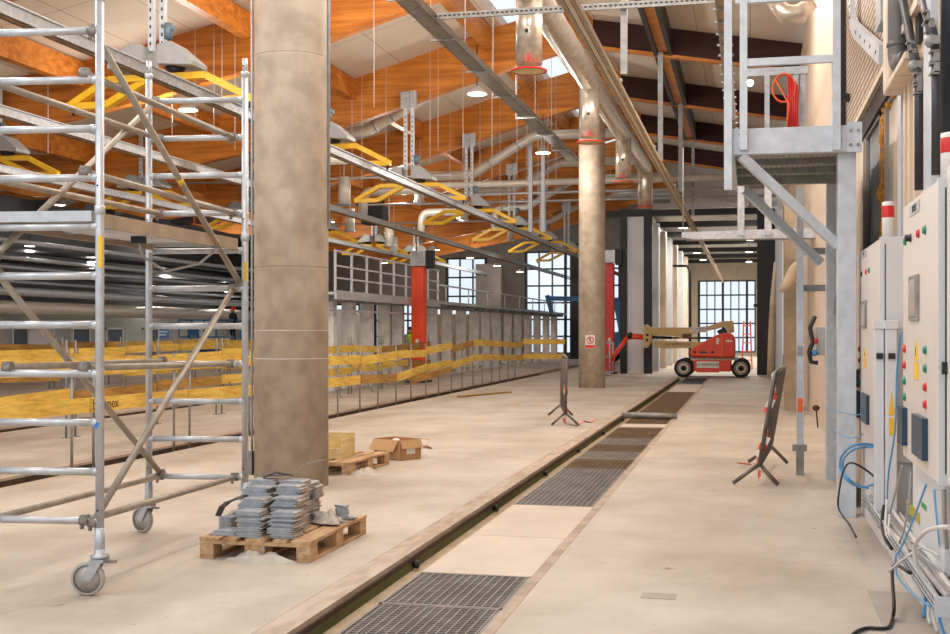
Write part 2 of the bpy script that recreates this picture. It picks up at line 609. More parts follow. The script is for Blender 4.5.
# pit edges: brown joint along the right side and the pit bed
struct('trim_1', MB().box(T1R - .002, T1R + .065, Y0, 40.3, -.02, .002), M('joint_brown'), 'brown joint strip along the pit edge of the aisle floor', 'joint strip')
struct('trim_2', MB().box(-2.1, T1R, Y0, 40.3, -.32, -.24), M('pit_ledge'), 'pit bed under the gratings', 'pit bed')


def grating(ya, yb, label, m_='grating_bar', xa=-2.07, xb=T1R - .005):
    t = thing('floor_grating', label, 'grating', ((xa + xb) / 2, (ya + yb) / 2, -.24), 'steel gratings over the pit')
    f = MB()
    f.box(xa, xb, ya, ya + .018, -.06, -.004); f.box(xa, xb, yb - .018, yb, -.06, -.004)
    f.box(xa, xa + .018, ya, yb, -.06, -.004); f.box(xb - .018, xb, ya, yb, -.06, -.004)
    f.build('grating_frame', M(m_), t)
    g = MB()
    x = xa + .04
    while x < xb - .02:
        g.box(x, x + .008, ya, yb, -.05, -.006); x += .05
    y = ya + .035
    while y < yb - .02:
        g.box(xa, xb, y, y + .01, -.045, -.007); y += .04 if yb - ya < 2.5 else .07
    g.build('grating_mesh', M(m_), t)
    # four cross feet that carry it over the bed
    s = MB()
    for x in (xa + .02, xb - .05):
        s.box(x, x + .03, ya + .01, yb - .01, -.24, -.05)
    s.build('bearer', M('dark_gap'), t)
    return t


def cover(ya, yb, label, xa=-2.07, xb=T1R - .005, m_='cover_panel'):
    o = MB().box(xa, xb, ya + .004, yb - .004, -.24, -.004).build('pit_cover_panel', M(m_), None, ((xa + xb) / 2, (ya + yb) / 2, -.24), .006)
    tag(o, label, 'cover panel', 'pale cover panels over the pit')


GR = [(4.55, 5.55), (5.56, 6.56), (6.57, 7.47)]
for i, (a, b) in enumerate(GR):
    grating(a, b, ['dark grating panel partly cut by the lower picture edge', 'dusty grating panel over the pit, front one of two side by side', 'dusty grating panel touching the first pale pit cover'][i])
cover(7.48, 8.92, 'pale pit cover panel next to the front gratings')
cover(8.93, 10.57, 'pale pit cover panel next to the long run of gratings')
ya = 10.58
k = 0
while ya < 19.4:
    yb = min(ya + .98, 19.6)
    grating(ya, yb - .012, ORD[k] + ' grating panel of the run beyond the pale covers', 'grating_rust' if k in (3, 5, 7, 8) else 'grating_bar')
    ya += .98; k += 1
cover(19.6, 20.2, 'narrow pale pit cover panel before the steel pipe laid across the pit')
k = 0
for a, b in ((20.2, 21.9), (21.9, 23.6), (23.6, 25.4), (25.4, 27.2), (27.2, 29.1), (29.1, 31.0)):
    grating(a, b - .02, ORD[k] + ' grating panel of the far run, the pipe lying over the first', 'grating_rust'); k += 1
cover(31.0, 35.5, 'pale pit cover panel before the dark grating at the machine')
grating(35.6, 40.2, 'dark grating beside the wheels of the red boom lift', 'black_steel')
o = MB().path([(-2.22, 21.45, .05), (-1.25, 21.35, .05)], .055, 14).build('steel_pipe', M('galvanised_dark'), None, (-1.73, 21.4, 0))
tag(o, 'short steel pipe lying across the pit gratings', 'pipe')

o = MB().box(-.62, -.42, 7.0, 7.14, 0, .004).build('floor_plate', M('floor_patch'), None, (-.52, 7.07, 0)); tag(o, 'small rectangular plate set in the aisle floor', 'plate')
o = MB().box(.68, .98, 4.2, 7.5, 0, .003).build('floor_patch', M('floor_patch'), None, (.8, 6, 0)); tag(o, 'darker square patch of floor under the cable tray', 'floor patch')

# =================================================================== CONCRETE COLUMNS
def column(x, y, r, ztop, label, seams):
    t = thing('concrete_column', label, 'column', (x, y, 0)); t['kind'] = 'structure'
    b = MB()
    prof = [(0, 0), (r, 0)]
    for s in seams:
        prof += [(r, s - .03), (r, s - .015), (r, s - .007), (r - .007, s), (r, s + .007), (r, s + .015), (r, s + .03)]
    prof += [(r, ztop), (0, ztop)]
    b.lathe(prof, (x, y, 0), 48)
    b.build('shaft', M('cast_concrete'), t)
    return t


C1 = (-4.515, 11.4); C2 = (-4.22, 32.75)
col1 = column(C1[0], C1[1], .372, 8.4, 'wide round concrete column behind the pallet of steel plates', (2.18, 4.29))
col2 = column(C2[0], C2[1], .36, 8.3, 'round concrete column bearing a small prohibition sign', (1.45, 3.2, 5.2))
for z in (1.27, 1.55):
    MB().lathe([(.3725, 0), (.3735, .001), (.3735, .009), (.3725, .010)], (C1[0], C1[1], z), 48).build('pale_band', M('pale_tape'), col1)
# thin conduits up the first column
MB().tube((C1[0] - .375, C1[1] - .12, .12), (C1[0] - .375, C1[1] - .12, 7.5), .013, 8).build('conduit', M('galvanised'), col1)
MB().tube((C1[0] + .38, C1[1] + .06, 2.6), (C1[0] + .38, C1[1] + .06, 7.5), .013, 8).build('conduit', M('galvanised'), col1)
MB().box(C1[0] - .40, C1[0] - .36, C1[1] - .16, C1[1] - .10, .1, .34).build('conduit_boot', M('galvanised_dark'), col1)
# prohibition sign
sy = C2[1] - .365
t = thing('prohibition_sign', 'small white sign with red ring on the far round column', 'sign', (C2[0], sy, 1.1))
MB().box(C2[0] - .13, C2[0] + .13, sy - .012, sy, 1.08, 1.44).build('sign_board', M('sticker_white'), t)
MB().box(C2[0] - .125, C2[0] + .125, sy - .016, sy - .012, 1.09, 1.17).build('red_strip', M('red_paint'), t)
b = MB()
b.path([(C2[0] + .09 * math.cos(a * PI / 12), sy - .016, 1.30 + .09 * math.sin(a * PI / 12)) for a in range(25)], .012, 6)
b.bar((C2[0] - .06, sy - .016, 1.36), (C2[0] + .06, sy - .016, 1.24), .012, .018)
b.build('ring', M('red_paint'), t)
b = MB(); b.ball((C2[0], sy - .015, 1.345), .018, 0, 8, (1, .3, 1)); b.bar((C2[0], sy - .014, 1.33), (C2[0], sy - .014, 1.26), .03, .006)
b.build('pictogram', M('ink_black'), t)

# =================================================================== ROOF
KN = [(-46.0, 5.4), (-34.0, 8.6), (-33, 8.7), (-24.0, 6.4), (-19.0, 5.2), (-18.2, 5.15), (-16.5, 5.45), (-14.4, 5.84), (-12.2, 6.24), (-10.1, 6.7), (-8.1, 7.28), (-6.0, 7.92), (-4.1, 8.42), (-3.7, 8.46), (3.6, 7.2)]
def zb(x):
    for (a, za), (b, zb_) in zip(KN, KN[1:]):
        if a <= x <= b:
            return za + (zb_ - za) * (x - a) / (b - a)
    return KN[-1][1]
def zt(x):
    return zb(x) + (1.12 if x < -4.1 else .62 if x > -3.7 else 1.12 + (.62 - 1.12) * (x + 4.1) / .4)
BEAM_Y = [9.5 + 6.5 * i for i in range(9)]
SK = (-5.95, -5.25)             # skylight strip between these X
for i, y in enumerate(BEAM_Y):
    xs_ = [x for x, _ in KN if x <= -3.7]
    poly = [(x, zb(x)) for x in xs_] + [(x, zt(x)) for x in reversed(xs_)]
    t = thing('glulam_beam', ORD[i] + ' orange glulam roof beam counted from the front, sloping down to the roof valley', 'beam', (-4, y, zb(-4))); t['kind'] = 'structure'
    MB().prism(poly, 1, y - .13, y + .13).build('glulam_rafter', M('glulam'), t)
    if y < 50:
        p2 = [(-3.7, zb(-3.7)), (3.6, zb(3.6)), (3.6, zb(3.6) + .62), (-3.7, zb(-3.7) + .62)]
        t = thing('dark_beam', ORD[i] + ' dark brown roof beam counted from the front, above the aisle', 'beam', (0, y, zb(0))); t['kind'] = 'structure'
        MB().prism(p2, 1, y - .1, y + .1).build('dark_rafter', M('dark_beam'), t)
        p3 = [(-3.7, zb(-3.7) - .07), (3.6, zb(3.6) - .07), (3.6, zb(3.6)), (-3.7, zb(-3.7))]
        MB().prism(p3, 1, y - .1, y + .1).build('timber_soffit', M('glulam'), t)
# ceiling panels (the skylight strip stays open)
m = MB()
xx = [x for x, _ in KN]
segs = []
for a, b in zip(xx, xx[1:]):
    if a < SK[0] and b > SK[1]:
        segs += [(a, SK[0]), (SK[1], b)]
    else:
        segs.append((a, b))
for a, b in segs:
    m.add([(a, 6.5, zt(a)), (b, 6.5, zt(b)), (b, HY + .2, zt(b)), (a, HY + .2, zt(a)), (a, 6.5, zt(a) + .25), (b, 6.5, zt(b) + .25), (b, HY + .2, zt(b) + .25), (a, HY + .2, zt(a) + .25)],
          [(0, 1, 2, 3), (7, 6, 5, 4), (0, 4, 5, 1), (1, 5, 6, 2), (2, 6, 7, 3), (3, 7, 4, 0)])
struct('ceiling', m, M('ceiling_panel'), 'cream panelled ceiling between the timber beams', 'ceiling')
m = MB()
m.add([(SK[0], 6.5, zt(SK[0]) + .2), (SK[1], 6.5, zt(SK[1]) + .2), (SK[1], HY, zt(SK[1]) + .2), (SK[0], HY, zt(SK[0]) + .2)], [(0, 1, 2, 3)])
s = struct('window_1', m, M('skylight_glass'), 'long skylight strip beside the roof ridge', 'skylight')
# purlins along the hall
for i, x in enumerate((-6.25, -9.8, -13.5, -17.0, -20.8, -25.5)):
    b = MB()
    for ya, yb in zip(BEAM_Y, BEAM_Y[1:]):
        b.box(x - .1, x + .1, ya + .13, yb - .13, zt(x) - .52, zt(x) - .02)
    b.box(x - .1, x + .1, 6.6, BEAM_Y[0] - .13, zt(x) - .52, zt(x) - .02)
    struct('purlin', b, M('glulam'), ORD[i] + ' orange timber purlin down the roof slope from the ridge', 'purlin')
b = MB()
for ya, yb in zip(BEAM_Y[:5], BEAM_Y[1:6]):
    b.box(-2.16, -1.86, ya + .1, yb - .1, zb(-2) + .02, zb(-2) + .3)
pu = struct('purlin', b, M('glulam'), 'orange timber purlin above the aisle between black steel angles', 'purlin')
for s in (-1, 1):
    b = MB()
    for ya, yb in zip(BEAM_Y[:5], BEAM_Y[1:6]):
        b.box(-2.01 + s * .17 - .05, -2.01 + s * .17 + .05, ya + .1, yb - .1, zb(-2) - .06, zb(-2) + .42)
    b.build('steel_angle', M('black_steel'), pu)

# =================================================================== WALLS
# left wing wall (runs along the hall), its dark upper zone, and the back wall with windows
XL = -27.0
m = MB()
m.box(XL - .3, XL, 20, HY, 0, 2.3)
struct('wall_left', m, M('light_grey_wall'), 'pale grey lower wall of the side wing with dark doorways', 'wall')
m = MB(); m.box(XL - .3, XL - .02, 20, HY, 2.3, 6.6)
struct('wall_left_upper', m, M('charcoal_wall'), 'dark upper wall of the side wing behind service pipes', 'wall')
k = 0
for px0, px1, mm in ((12, 26, 'door_dark'), (28, 52, 'door_pale'), (72, 88, 'door_dark'), (106, 121, 'door_dark'), (143, 157, 'door_dark')):
    ya = at(px0, 340, X=XL).y; yb = at(px1, 340, X=XL).y
    k += 1
    t = bpy.data.objects.new('door_%d' % k, None); COL.objects.link(t); t.location = (XL, (ya + yb) / 2, 0); t['kind'] = 'structure'
    t['label'] = ('dark' if mm == 'door_dark' else 'pale') + ' doorway in the side wing wall, ' + ORD[k - 1] + ' along it from the scaffold side'; t['category'] = 'door'
    MB().box(XL, XL + .05, ya, yb, 0, 1.62).build('door_leaf', M(mm), t)
    fr = MB(); fr.box(XL, XL + .08, ya - .08, ya, 0, 1.7); fr.box(XL, XL + .08, yb, yb + .08, 0, 1.7); fr.box(XL, XL + .08, ya - .08, yb + .08, 1.62, 1.7)
    fr.build('door_frame', M('door_pale'), t)
p = at(163, 333, X=XL)
t = thing('blue_sign', 'small blue notice on the pale side wing wall', 'sign', (XL, p.y, p.z - .2))
MB().box(XL + .0, XL + .03, p.y - .55, p.y + .55, p.z - .22, p.z + .22).build('sign_board', M('sticker_blue'), t)
b = MB(); b.box(XL + .03, XL + .034, p.y - .4, p.y + .4, p.z + .03, p.z + .09); b.box(XL + .03, XL + .034, p.y - .4, p.y + .2, p.z - .11, p.z - .05)
b.build('sign_text_line', M('sticker_white'), t)

# back walls: hall end wall and end room wall
def hx(px, Y):
    return at(px, 300, Y=Y).x
def end_wall(name, label, Y, x0, x1, wins, mname, h_):
    """wins: (x0, x1, z0, z1, number, label, bay)"""
    m = MB()
    e = [x0] + [q for w_ in wins for q in w_[:2]] + [x1]
    for i in range(0, len(e), 2):
        m.box(e[i], e[i + 1], Y, Y + .3, 0, h_)
    for a, b, z0, z1, n_, lb, bay in wins:
        m.box(a, b, Y, Y + .3, z1, h_); m.box(a, b, Y, Y + .3, 0, z0)
    struct(name, m, M(mname), label, 'wall')
    for a, b, z0, z1, n_, lb, bay in wins:
        t = bpy.data.objects.new('window_%d' % n_, None); COL.objects.link(t); t.location = ((a + b) / 2, Y, z0); t['kind'] = 'structure'
        t['label'] = lb; t['category'] = 'window'
        MB().box(a, b, Y + .12, Y + .14, z0, z1).build('pane', M('clear_glass'), t)
        fr = MB()
        n = max(2, round((b - a) / bay))
        for k in range(n + 1):
            x = a + (b - a) * k / n
            wd = .15 if k % 3 == 0 else .07
            fr.box(x - wd / 2, x + wd / 2, Y - .06, Y + .1, z0, z1)
        nz = max(2, round((z1 - z0) / 1.0))
        for k in range(nz + 1):
            z = z0 + (z1 - z0) * k / nz
            fr.box(a, b, Y - .03, Y + .1, z - .045, z + .045)
        fr.build('window_frame', M('black_steel'), t)
H = lambda px: hx(px, HY)
zw = at(560, 252, Y=HY).z
end_wall('wall_back', 'grey end wall of the hall between tall windows', HY, -46, -4.3,
         [(H(327), H(441), .3, 3.1, 2, 'low end window seen between the uprights of the zinc framework', 1.0), (H(447), H(486), .3, zw - .3, 3, 'narrow tall end window above the zinc framework', .8), (H(526), H(619), .3, zw, 4, 'wide tall end window with black mullions between framework and far column', .8)], 'mid_grey_wall', 9.8)
end_wall('wall_room_end', 'beige end wall of the room behind the portal', 80.0, -4.4, 2.0, [(hx(699, 80), hx(755, 80), .2, at(720, 281, Y=80).z, 7, 'tall end window at the end of the aisle behind the boom lift', .55)], 'cream_sheet', 9.0)
BY = 80.0
struct('wall_over_room', MB().box(-4.3, 3.8, HY, HY + .3, 6.4, 9.8), M('cream_sheet'), 'cream wall over the end room, below the roof', 'wall')
struct('trim_3', MB().box(H(572), H(581), HY - .8, HY - .4, 0, 6.4), M('black_steel'), 'black steel post in front of the wide end window', 'post')
struct('trim_4', MB().box(H(488), H(512), HY - 3.2, HY - 2.6, 0, 5.2), M('mid_grey_wall'), 'grey pier rising behind the zinc framework', 'pier')

# right wall of the aisle
XW = 1.12
m = MB()
m.box(XW, XW + .25, 15.0, 43.0, 0, 7.8)
m.box(XW, XW + .25, 12.5, 15.0, 0, 3.66)
m.box(XW, XW + .25, 9.4, 12.5, 0, 2.0)
m.box(XW, XW + .25, 8.0, 9.4, 0, 3.66)
m.box(XW, XW + .25, 1.5, 8.0, 0, 7.8)
struct('wall_right', m, M('wall_cladding'), 'beige clad wall along the aisle behind the control cabinets', 'wall')
m = MB(); m.box(XW, XW + .25, 8.0, 15.0, 3.66, 7.8)
struct('wall_right_louvre', m, M('louvre_screen'), 'tan louvred screen high on the aisle wall above the windows', 'louvre')
struct('trim_5', MB().box(XW - .03, XW + .25, 8.4, 13.6, 3.48, 3.66), M('black_steel'), 'black lintel under the tan louvred screen', 'lintel')
struct('trim_6', MB().box(XW - .07, XW - .0, 8.2, 15.0, 3.66, 3.72), M('wall_cladding'), 'thin beige drip edge below the louvred screen', 'drip edge')
# windows in the opening
def wall_window(n, ya, yb, za, zb_, pane, label):
    t = bpy.data.objects.new('window_%d' % n, None); COL.objects.link(t); t.location = (XW, (ya + yb) / 2, za); t['kind'] = 'structure'; t['label'] = label; t['category'] = 'window'
    MB().box(XW + .03, XW + .05, ya, yb, za, zb_).build('pane', M(pane), t)
    f = MB(); w = .05
    f.box(XW + .0, XW + .12, ya, ya + w, za, zb_); f.box(XW + .0, XW + .12, yb - w, yb, za, zb_)
    f.box(XW + .0, XW + .12, ya, yb, za, za + w); f.box(XW + .0, XW + .12, ya, yb, zb_ - w, zb_)
    f.build('window_frame', M('window_frame_grey'), t)
wall_window(5, 11.15, 12.5, 2.0, 3.5, 'window_navy', 'dark blue window between beige fin and orange foam joint')
wall_window(6, 9.72, 10.78, 2.0, 3.5, 'window_taupe', 'window with taupe reflections beside the orange foam joint')
b = MB()
z = 2.0
pts = []
while z <= 3.5:
    pts.append((XW + .03 + rnd.uniform(-.012, .012), 10.97 + rnd.uniform(-.02, .02), z)); z += .06
b.path(pts, [.05 + rnd.uniform(-.015, .02) for _ in pts], 8)
pts = [(XW + .03, 10.95 - i * .11, 3.47 + rnd.uniform(-.02, .02)) for i in range(11)]
b.path(pts, [.035 + rnd.uniform(-.012, .012) for _ in pts], 8)
struct('trim_7', b, M('foam_orange'), 'orange expanding foam squeezed around the aisle window', 'foam')
struct('trim_8', MB().box(XW - .02, XW + .1, 9.45, 9.66, 1.9, 3.66), M('galvanised_pale'), 'pale steel mullion beside the taupe window', 'mullion')
struct('trim_9', MB().box(XW - .02, XW, 12.52, 13.4, 0, 3.44), M('wall_cladding'), 'beige wall strip beside the dark blue window', 'wall strip')
for i, y in enumerate((9.1, 8.85, 8.55)):
    struct('trim_%d' % (10 + i), MB().box(XW - .035, XW, y, y + .1, 2.1, 5.4), M('wall_cladding'), ['first', 'second', 'third'][i] + ' upright beige rib between window and black conduits', 'rib')
# black sheet behind window openings, its colour standing for the unlit room's shade
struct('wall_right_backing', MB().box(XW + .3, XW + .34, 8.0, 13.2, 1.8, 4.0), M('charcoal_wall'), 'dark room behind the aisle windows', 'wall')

# =================================================================== END ROOM BEHIND THE BLACK PORTAL
PY = 44.0
PXL = at(622, 373, Y=PY).x; PXM = at(649, 373, Y=PY).x; PXR = at(766, 373, Y=PY).x
ZP = 5.75
def door_leaf(x0, x1, y, label):
    t = thing('folding_door', label, 'door', ((x0 + x1) / 2, y, 0))
    MB().box(x0, x0 + .24, y - .15, y + .15, 0, ZP).build('stile', M('black_steel'), t)
    MB().box(x1 - .3, x1, y - .15, y + .15, 0, ZP).build('stile', M('black_steel'), t)
    MB().box(x0, x1, y - .15, y + .15, ZP, ZP + .22).build('head_rail', M('black_steel'), t)
    MB().box(x0 + .24, x1 - .3, y - .02, y + .06, .05, ZP).build('panel', M('door_panel_white'), t)
    MB().box(x0 + .3, x0 + .36, y - .05, y - .02, .05, ZP).build('panel_rib', M('galvanised_pale'), t)
    return t
door_leaf(PXL - .05, PXM + .12, PY, 'tall white door panel in black frame beside the far column')
t = thing('folding_door', 'black framed white door panel at the aisle wall side of the portal', 'door', (PXR, PY, 0))
MB().box(at(757, 300, Y=PY - .5).x, at(775, 300, Y=PY - .5).x, PY - .6, PY - .3, 0, ZP + .1).build('stile', M('black_steel'), t)
MB().box(at(775, 300, Y=PY - .4).x, XW, PY - .45, PY - .35, 0, ZP + .1).build('panel', M('door_panel_white'), t)
b = MB(); b.box(at(757, 300, Y=PY - .6).x - .12, at(757, 300, Y=PY - .6).x, PY - .62, PY - .5, 2.4, 2.5)
b.build('handle', M('black_steel'), t)
yb_ = [44, 48.9, 54, 59, 64.5, 70, 75]
for i, y in enumerate(yb_):
    struct('cross_beam', MB().box(-4.1 if i else -6.0, .75, y - .1, y + .1, 5.72, 5.95), M('black_steel'), ORD[i] + ' black cross beam over the end room, counted from the portal', 'beam')
b = MB()
b.box(-3.95, -3.7, 46, BY, 0, 6.0)
struct('wall_room_left', b, M('cream_sheet'), 'cream side wall of the end room', 'wall')
for i, y in enumerate((46.5, 50.5, 54.5, 58.5, 63, 68)):
    struct('wall_pilaster', MB().box(-3.7, -3.42, y, y + .7, 0, 5.7), M(['galvanised_pale', 'cream_sheet'][i % 2]), ORD[i] + ' upright strip on the side wall of the end room', 'pilaster')
struct('wall_room_right', MB().box(.75, 1.0, 44.2, BY, 0, 6.0), M('door_panel_white'), 'pale side wall of the end room on the aisle wall side', 'wall')
struct('ceiling_room', MB().box(-4.2, 1.0, 47, BY, 6.3, 6.5), M('light_grey_wall'), 'grey ceiling of the end room', 'ceiling')
# small black pipe frame standing by the end window
b = MB(); p = at(656, 330, Y=56); q = at(690, 330, Y=56)
b.path([(p.x, 56, 0), (p.x, 56, 4.3), (p.x + .15, 56, 4.55), (q.x - .15, 56, 4.55), (q.x, 56, 4.3), (q.x, 56, 0)], .06, 8)
o = b.build('door_hoop', M('black_steel'), None, ((p.x + q.x) / 2, 56, 0)); tag(o, 'black rounded hoop frame standing at the end room window', 'frame')

# =================================================================== SCAFFOLD TOWER
YN, YF = 6.36, 8.5
XR_, XL_ = at(99.8, 300, Y=YN).x, at(154.5, 300, Y=YF).x
XR2 = at(245, 300, Y=YF).x
RP = .2872
RZ = [3.31 - RP * i for i in range(11)]
t = thing('scaffold_tower', 'aluminium mobile scaffold tower on castors with timber deck', 'scaffold', ((XR_ + XL_) / 2, (YN + YF) / 2, 0))
def post(x, y, zt_, spig):
    b = MB()
    b.tube((x, y, .24), (x, y, zt_ - .12), .0255, 16); b.tube((x, y, zt_ - .12), (x, y, zt_), .0205, 14)
    b.lathe([(.0255, -.05), (.031, -.045), (.031, .0), (.0255, .005)], (x, y, 2.28), 16)
    b.lathe([(.0255, -.02), (.031, -.015), (.031, .02), (.021, .025)], (x, y, zt_ - .12), 16)
    o = b.build('post', M('aluminium'), t)
    h = MB()
    for z in (zt_ - .06, 2.4, .5):
        h.tube((x - .001, y - .027, z), (x - .001, y - .0215, z), .006, 8)
    h.build('pin_hole', M('dark_gap'), o)
    return o
XPR, XPL = XR_, XR_ - (XR2 - XL_)
pn = {}
SKEW = .092 / (XR_ - XL_)      # the frames stand slightly turned
def yn(x):
    return YN - (XPR - x) * SKEW
def yf(x):
    return YF - (XR2 - x) * SKEW
for key, x, y in (('nr', XPR, YN), ('nl', XPL, yn(XPL)), ('fr', XR2, YF), ('fl', XL_, yf(XL_))):
    pn[key] = post(x, y, 3.62, 0)
# stickers
MB().box(XPR + .004, XPR + .0262, YN - .0262, YN - .01, 1.92, 2.105).build('yellow_label', M('sticker_yellow'), pn['nr'])
MB().box(XR2 - .0, XR2 + .0262, YF - .0262, YF - .01, 1.93, 2.07).build('yellow_label', M('sticker_yellow'), pn['fr'])
MB().obox((XPR - .006, YN - .026, 1.0), (.022, .002, .035), Matrix.Rotation(.5, 3, 'Y')).build('blue_mark', M('sticker_blue'), pn['nr'])
for (xa, xb, fy) in ((XPL, XPR, yn), (XL_, XR2, yf)):
    for i, z in enumerate(RZ):
        b = MB(); b.tube((xa, fy(xa), z), (xb, fy(xb), z), .0225, 14)
        for s, xx_ in ((1, xa), (-1, xb)):
            b.tube((xx_, fy(xx_), z), (xx_ + s * .05, fy(xx_ + s * .05), z), .0255, 14)
        b.build('rung', M('aluminium'), t)
def hook(p, d, par):
    b = MB()
    b.obox(Vector(p) + Vector((0, 0, .018)), (.045, .04, .034)); b.tube((p[0] - .028, p[1], p[2] + .0), (p[0] + .028, p[1], p[2] + .0), .029, 12); b.tube((p[0], p[1] - .03, p[2] + .02), (p[0], p[1] + .03, p[2] + .02), .012, 8)
    b.tube((p[0] - .02, p[1], p[2] - .05), (p[0] - .02, p[1], p[2] - .02), .012, 8)
    b.build('hook_clamp', M('cast_clamp'), par)
def brace(xa, za, xb, zb_, r=.0215, mark=None):
    o = MB().tube((xa, yn(xa), za), (xb, yf(xb), zb_), r, 14).build('brace', M('aluminium_brace'), t)
    if mark:
        A_, B_ = Vector((xa, yn(xa), za)), Vector((xb, yf(xb), zb_))
        MB().tube(A_.lerp(B_, mark), A_.lerp(B_, mark + .02), r + .0008, 14).build('yellow_mark', M('sticker_yellow'), o)
    hook((xa, yn(xa), za), 1, o); hook((xb, yf(xb), zb_), -1, o)
    return o
ri, rf = XPR - .09, XR2 - .09         # right side braces
li, lf = XPL + .09, XL_ + .085        # left side braces
up = .035
brace(ri + .05, RZ[0], rf + .05, RZ[5] + up, mark=.52)            # diagonal down to the middle
brace(ri + .05, RZ[10] - .01, rf, RZ[5] - .0)           # diagonal up from the bottom
brace(ri, RZ[10], rf + .01, RZ[10])                     # bottom horizontal
brace(li, RZ[10], lf, RZ[10])
brace(li + .03, RZ[5] + .02, lf + .01, RZ[10] + .02)
brace(li + .02, RZ[5] + .12, lf - .03, RZ[0] - .0)
brace(li, RZ[1], lf, RZ[1], mark=.56); brace(ri, RZ[1] + up, rf, RZ[1])
brace(li, RZ[3], lf, RZ[3]); brace(ri, RZ[3] + up, rf, RZ[3])
brace(ri, RZ[7] + up, rf - .02, RZ[7]); brace(li + .1, RZ[7] + up, lf + .02, RZ[7] + .02)
# deck
DZ = RZ[4] + .03
def dq(u, v):
    """a point of the deck: u across from the left side, v along from the near frame"""
    xa = XPL + (XL_ - XPL) * v; xb = XPR + (XR2 - XPR) * v
    x = xa + (xb - xa) * u
    return Vector((x, yn(x) + (yf(x) - yn(x)) * v, 0))
def dslab(u0, u1, v0, v1, z0, z1):
    c = [dq(u0, v0), dq(u1, v0), dq(u1, v1), dq(u0, v1)]
    return MB().add([p + Vector((0, 0, z0)) for p in c] + [p + Vector((0, 0, z1)) for p in c], [(0, 1, 2, 3), (7, 6, 5, 4), (0, 4, 5, 1), (1, 5, 6, 2), (2, 6, 7, 3), (3, 7, 4, 0)])
pl = dslab(.07, .93, .02, .97, DZ + .035, DZ + .055).build('deck_board', M('plywood_deck'), t)
dslab(.045, .075, .0, .985, DZ - .025, DZ + .06).build('deck_side', M('plywood_deck'), pl)
dslab(.915, .945, .0, .985, DZ - .025, DZ + .06).build('deck_side', M('plywood_deck'), pl)
dslab(.04, .95, -.012, .02, DZ, DZ + .062).build('deck_beam', M('aluminium'), pl)
dslab(.04, .93, .965, .985, DZ, DZ + .06).build('deck_beam', M('aluminium'), pl)
for v in (.18, .38, .6, .8):
    dslab(.08, .91, v, v + .02, DZ, DZ + .035).build('deck_beam', M('aluminium'), pl)
tr = dslab(.2, .9, .3, .78, DZ + .003, DZ + .034).build('trapdoor', M('galvanised_pale'), t)
MB().obox((XPR - .35, YN + 1.1, DZ - .02), (.09, .05, .05)).build('latch', M('button_black'), tr)
b = MB(); pts = [(XPR - .35, YN + 1.1, DZ - .03), (XPR - .37, YN + 1.2, DZ - .13), (XPR - .30, YN + 1.4, DZ - .22), (XPR - .15, YN + 1.6, DZ - .16), (XPR - .05, YN + 1.75, DZ - .02)]
b.path(pts, .01, 6); b.build('pull_strap', M('cable_grey'), tr)
def castor(x, y, ang):
    c = MB()
    c.tube((x, y, .21), (x, y, .40), .03, 14); c.lathe([(.0, .0), (.055, 0), (.055, .012), (.032, .02), (.032, .05), (.0, .05)], (x, y, .225), 18)
    R = Matrix.Rotation(ang, 3, 'Z')
    off = R @ Vector((-.07, 0, 0))
    for s in (-1, 1):
        side = R @ Vector((0, s * .034, 0))
        top = Vector((x, y, .215)) + side; bot = Vector((x, y, .1)) + off + side
        c.bar(top, bot, .055, .006, 0, up=R @ Vector((0, 1, 0)))
    c.box(x - .04, x + .04, y - .04, y + .04, .2, .218)
    o = c.build('castor_fork', M('galvanised'), t)
    cen = Vector((x, y, .1)) + off
    ax = R @ Vector((0, 1, 0))
    w = MB(); w.lathe([(.082, -.022), (.095, -.022), (.1, -.014), (.1, .014), (.095, .022), (.082, .022)], cen, 28, axis=ax); w.build('wheel_tyre', M('castor_tyre'), o)
    w = MB(); w.lathe([(0, -.026), (.03, -.026), (.034, -.016), (.083, -.016), (.083, .016), (.034, .016), (.03, .026), (0, .026)], cen, 28, axis=ax); w.build('wheel_hub', M('castor_hub'), o)
    lv = MB(); lv.obox(Vector((x, y, .2)) - off * .9, (.07, .035, .014), R); lv.build('brake_lever', M('cast_clamp'), o)
castor(XPR, YN, .15); castor(XL_, yf(XL_), -.35); castor(XPL, yn(XPL), .4); castor(XR2, YF, .9)

# =================================================================== PALLETS AND THEIR LOADS
def pallet(x, y, rz, label):
    t = thing('timber_pallet', label, 'pallet', (0, 0, 0))
    for xc in (-.33, -.18, 0, .18, .33):
        wd = .145 if abs(xc) in (.33,) or xc == 0 else .1
        MB().box(xc - wd / 2, xc + wd / 2, -.6, .6, .122, .144).build('deck_board', M('pallet_wood'), t, bev=.003)
    for yc in (-.5275, 0, .5275):
        MB().box(-.4, .4, yc - .0725, yc + .0725, .1, .122).build('cross_board', M('pallet_wood'), t, bev=.003)
        for xc in (-.35, 0, .35):
            wd = .1 if xc else .145
            MB().box(xc - wd / 2, xc + wd / 2, yc - .0725, yc + .0725, .022, .1).build('block', M('pallet_wood'), t, bev=.004)
    for xc in (-.35, 0, .35):
        MB().box(xc - .05, xc + .05, -.6, .6, 0, .022).build('runner', M('pallet_wood'), t, bev=.003)
    t.location = (x, y, 0); t.rotation_euler = (0, 0, rz)
    return t
PX, PYY = -3.26, 8.16
P1 = pallet(PX, PYY, 0, 'timber pallet loaded with stacked steel plates by the near column')
pA = at(350, 476, Z=0)
dup(P1, (pA.x - .36, pA.y + .62, 0), -.06, 'empty timber pallet half hidden behind the near column')

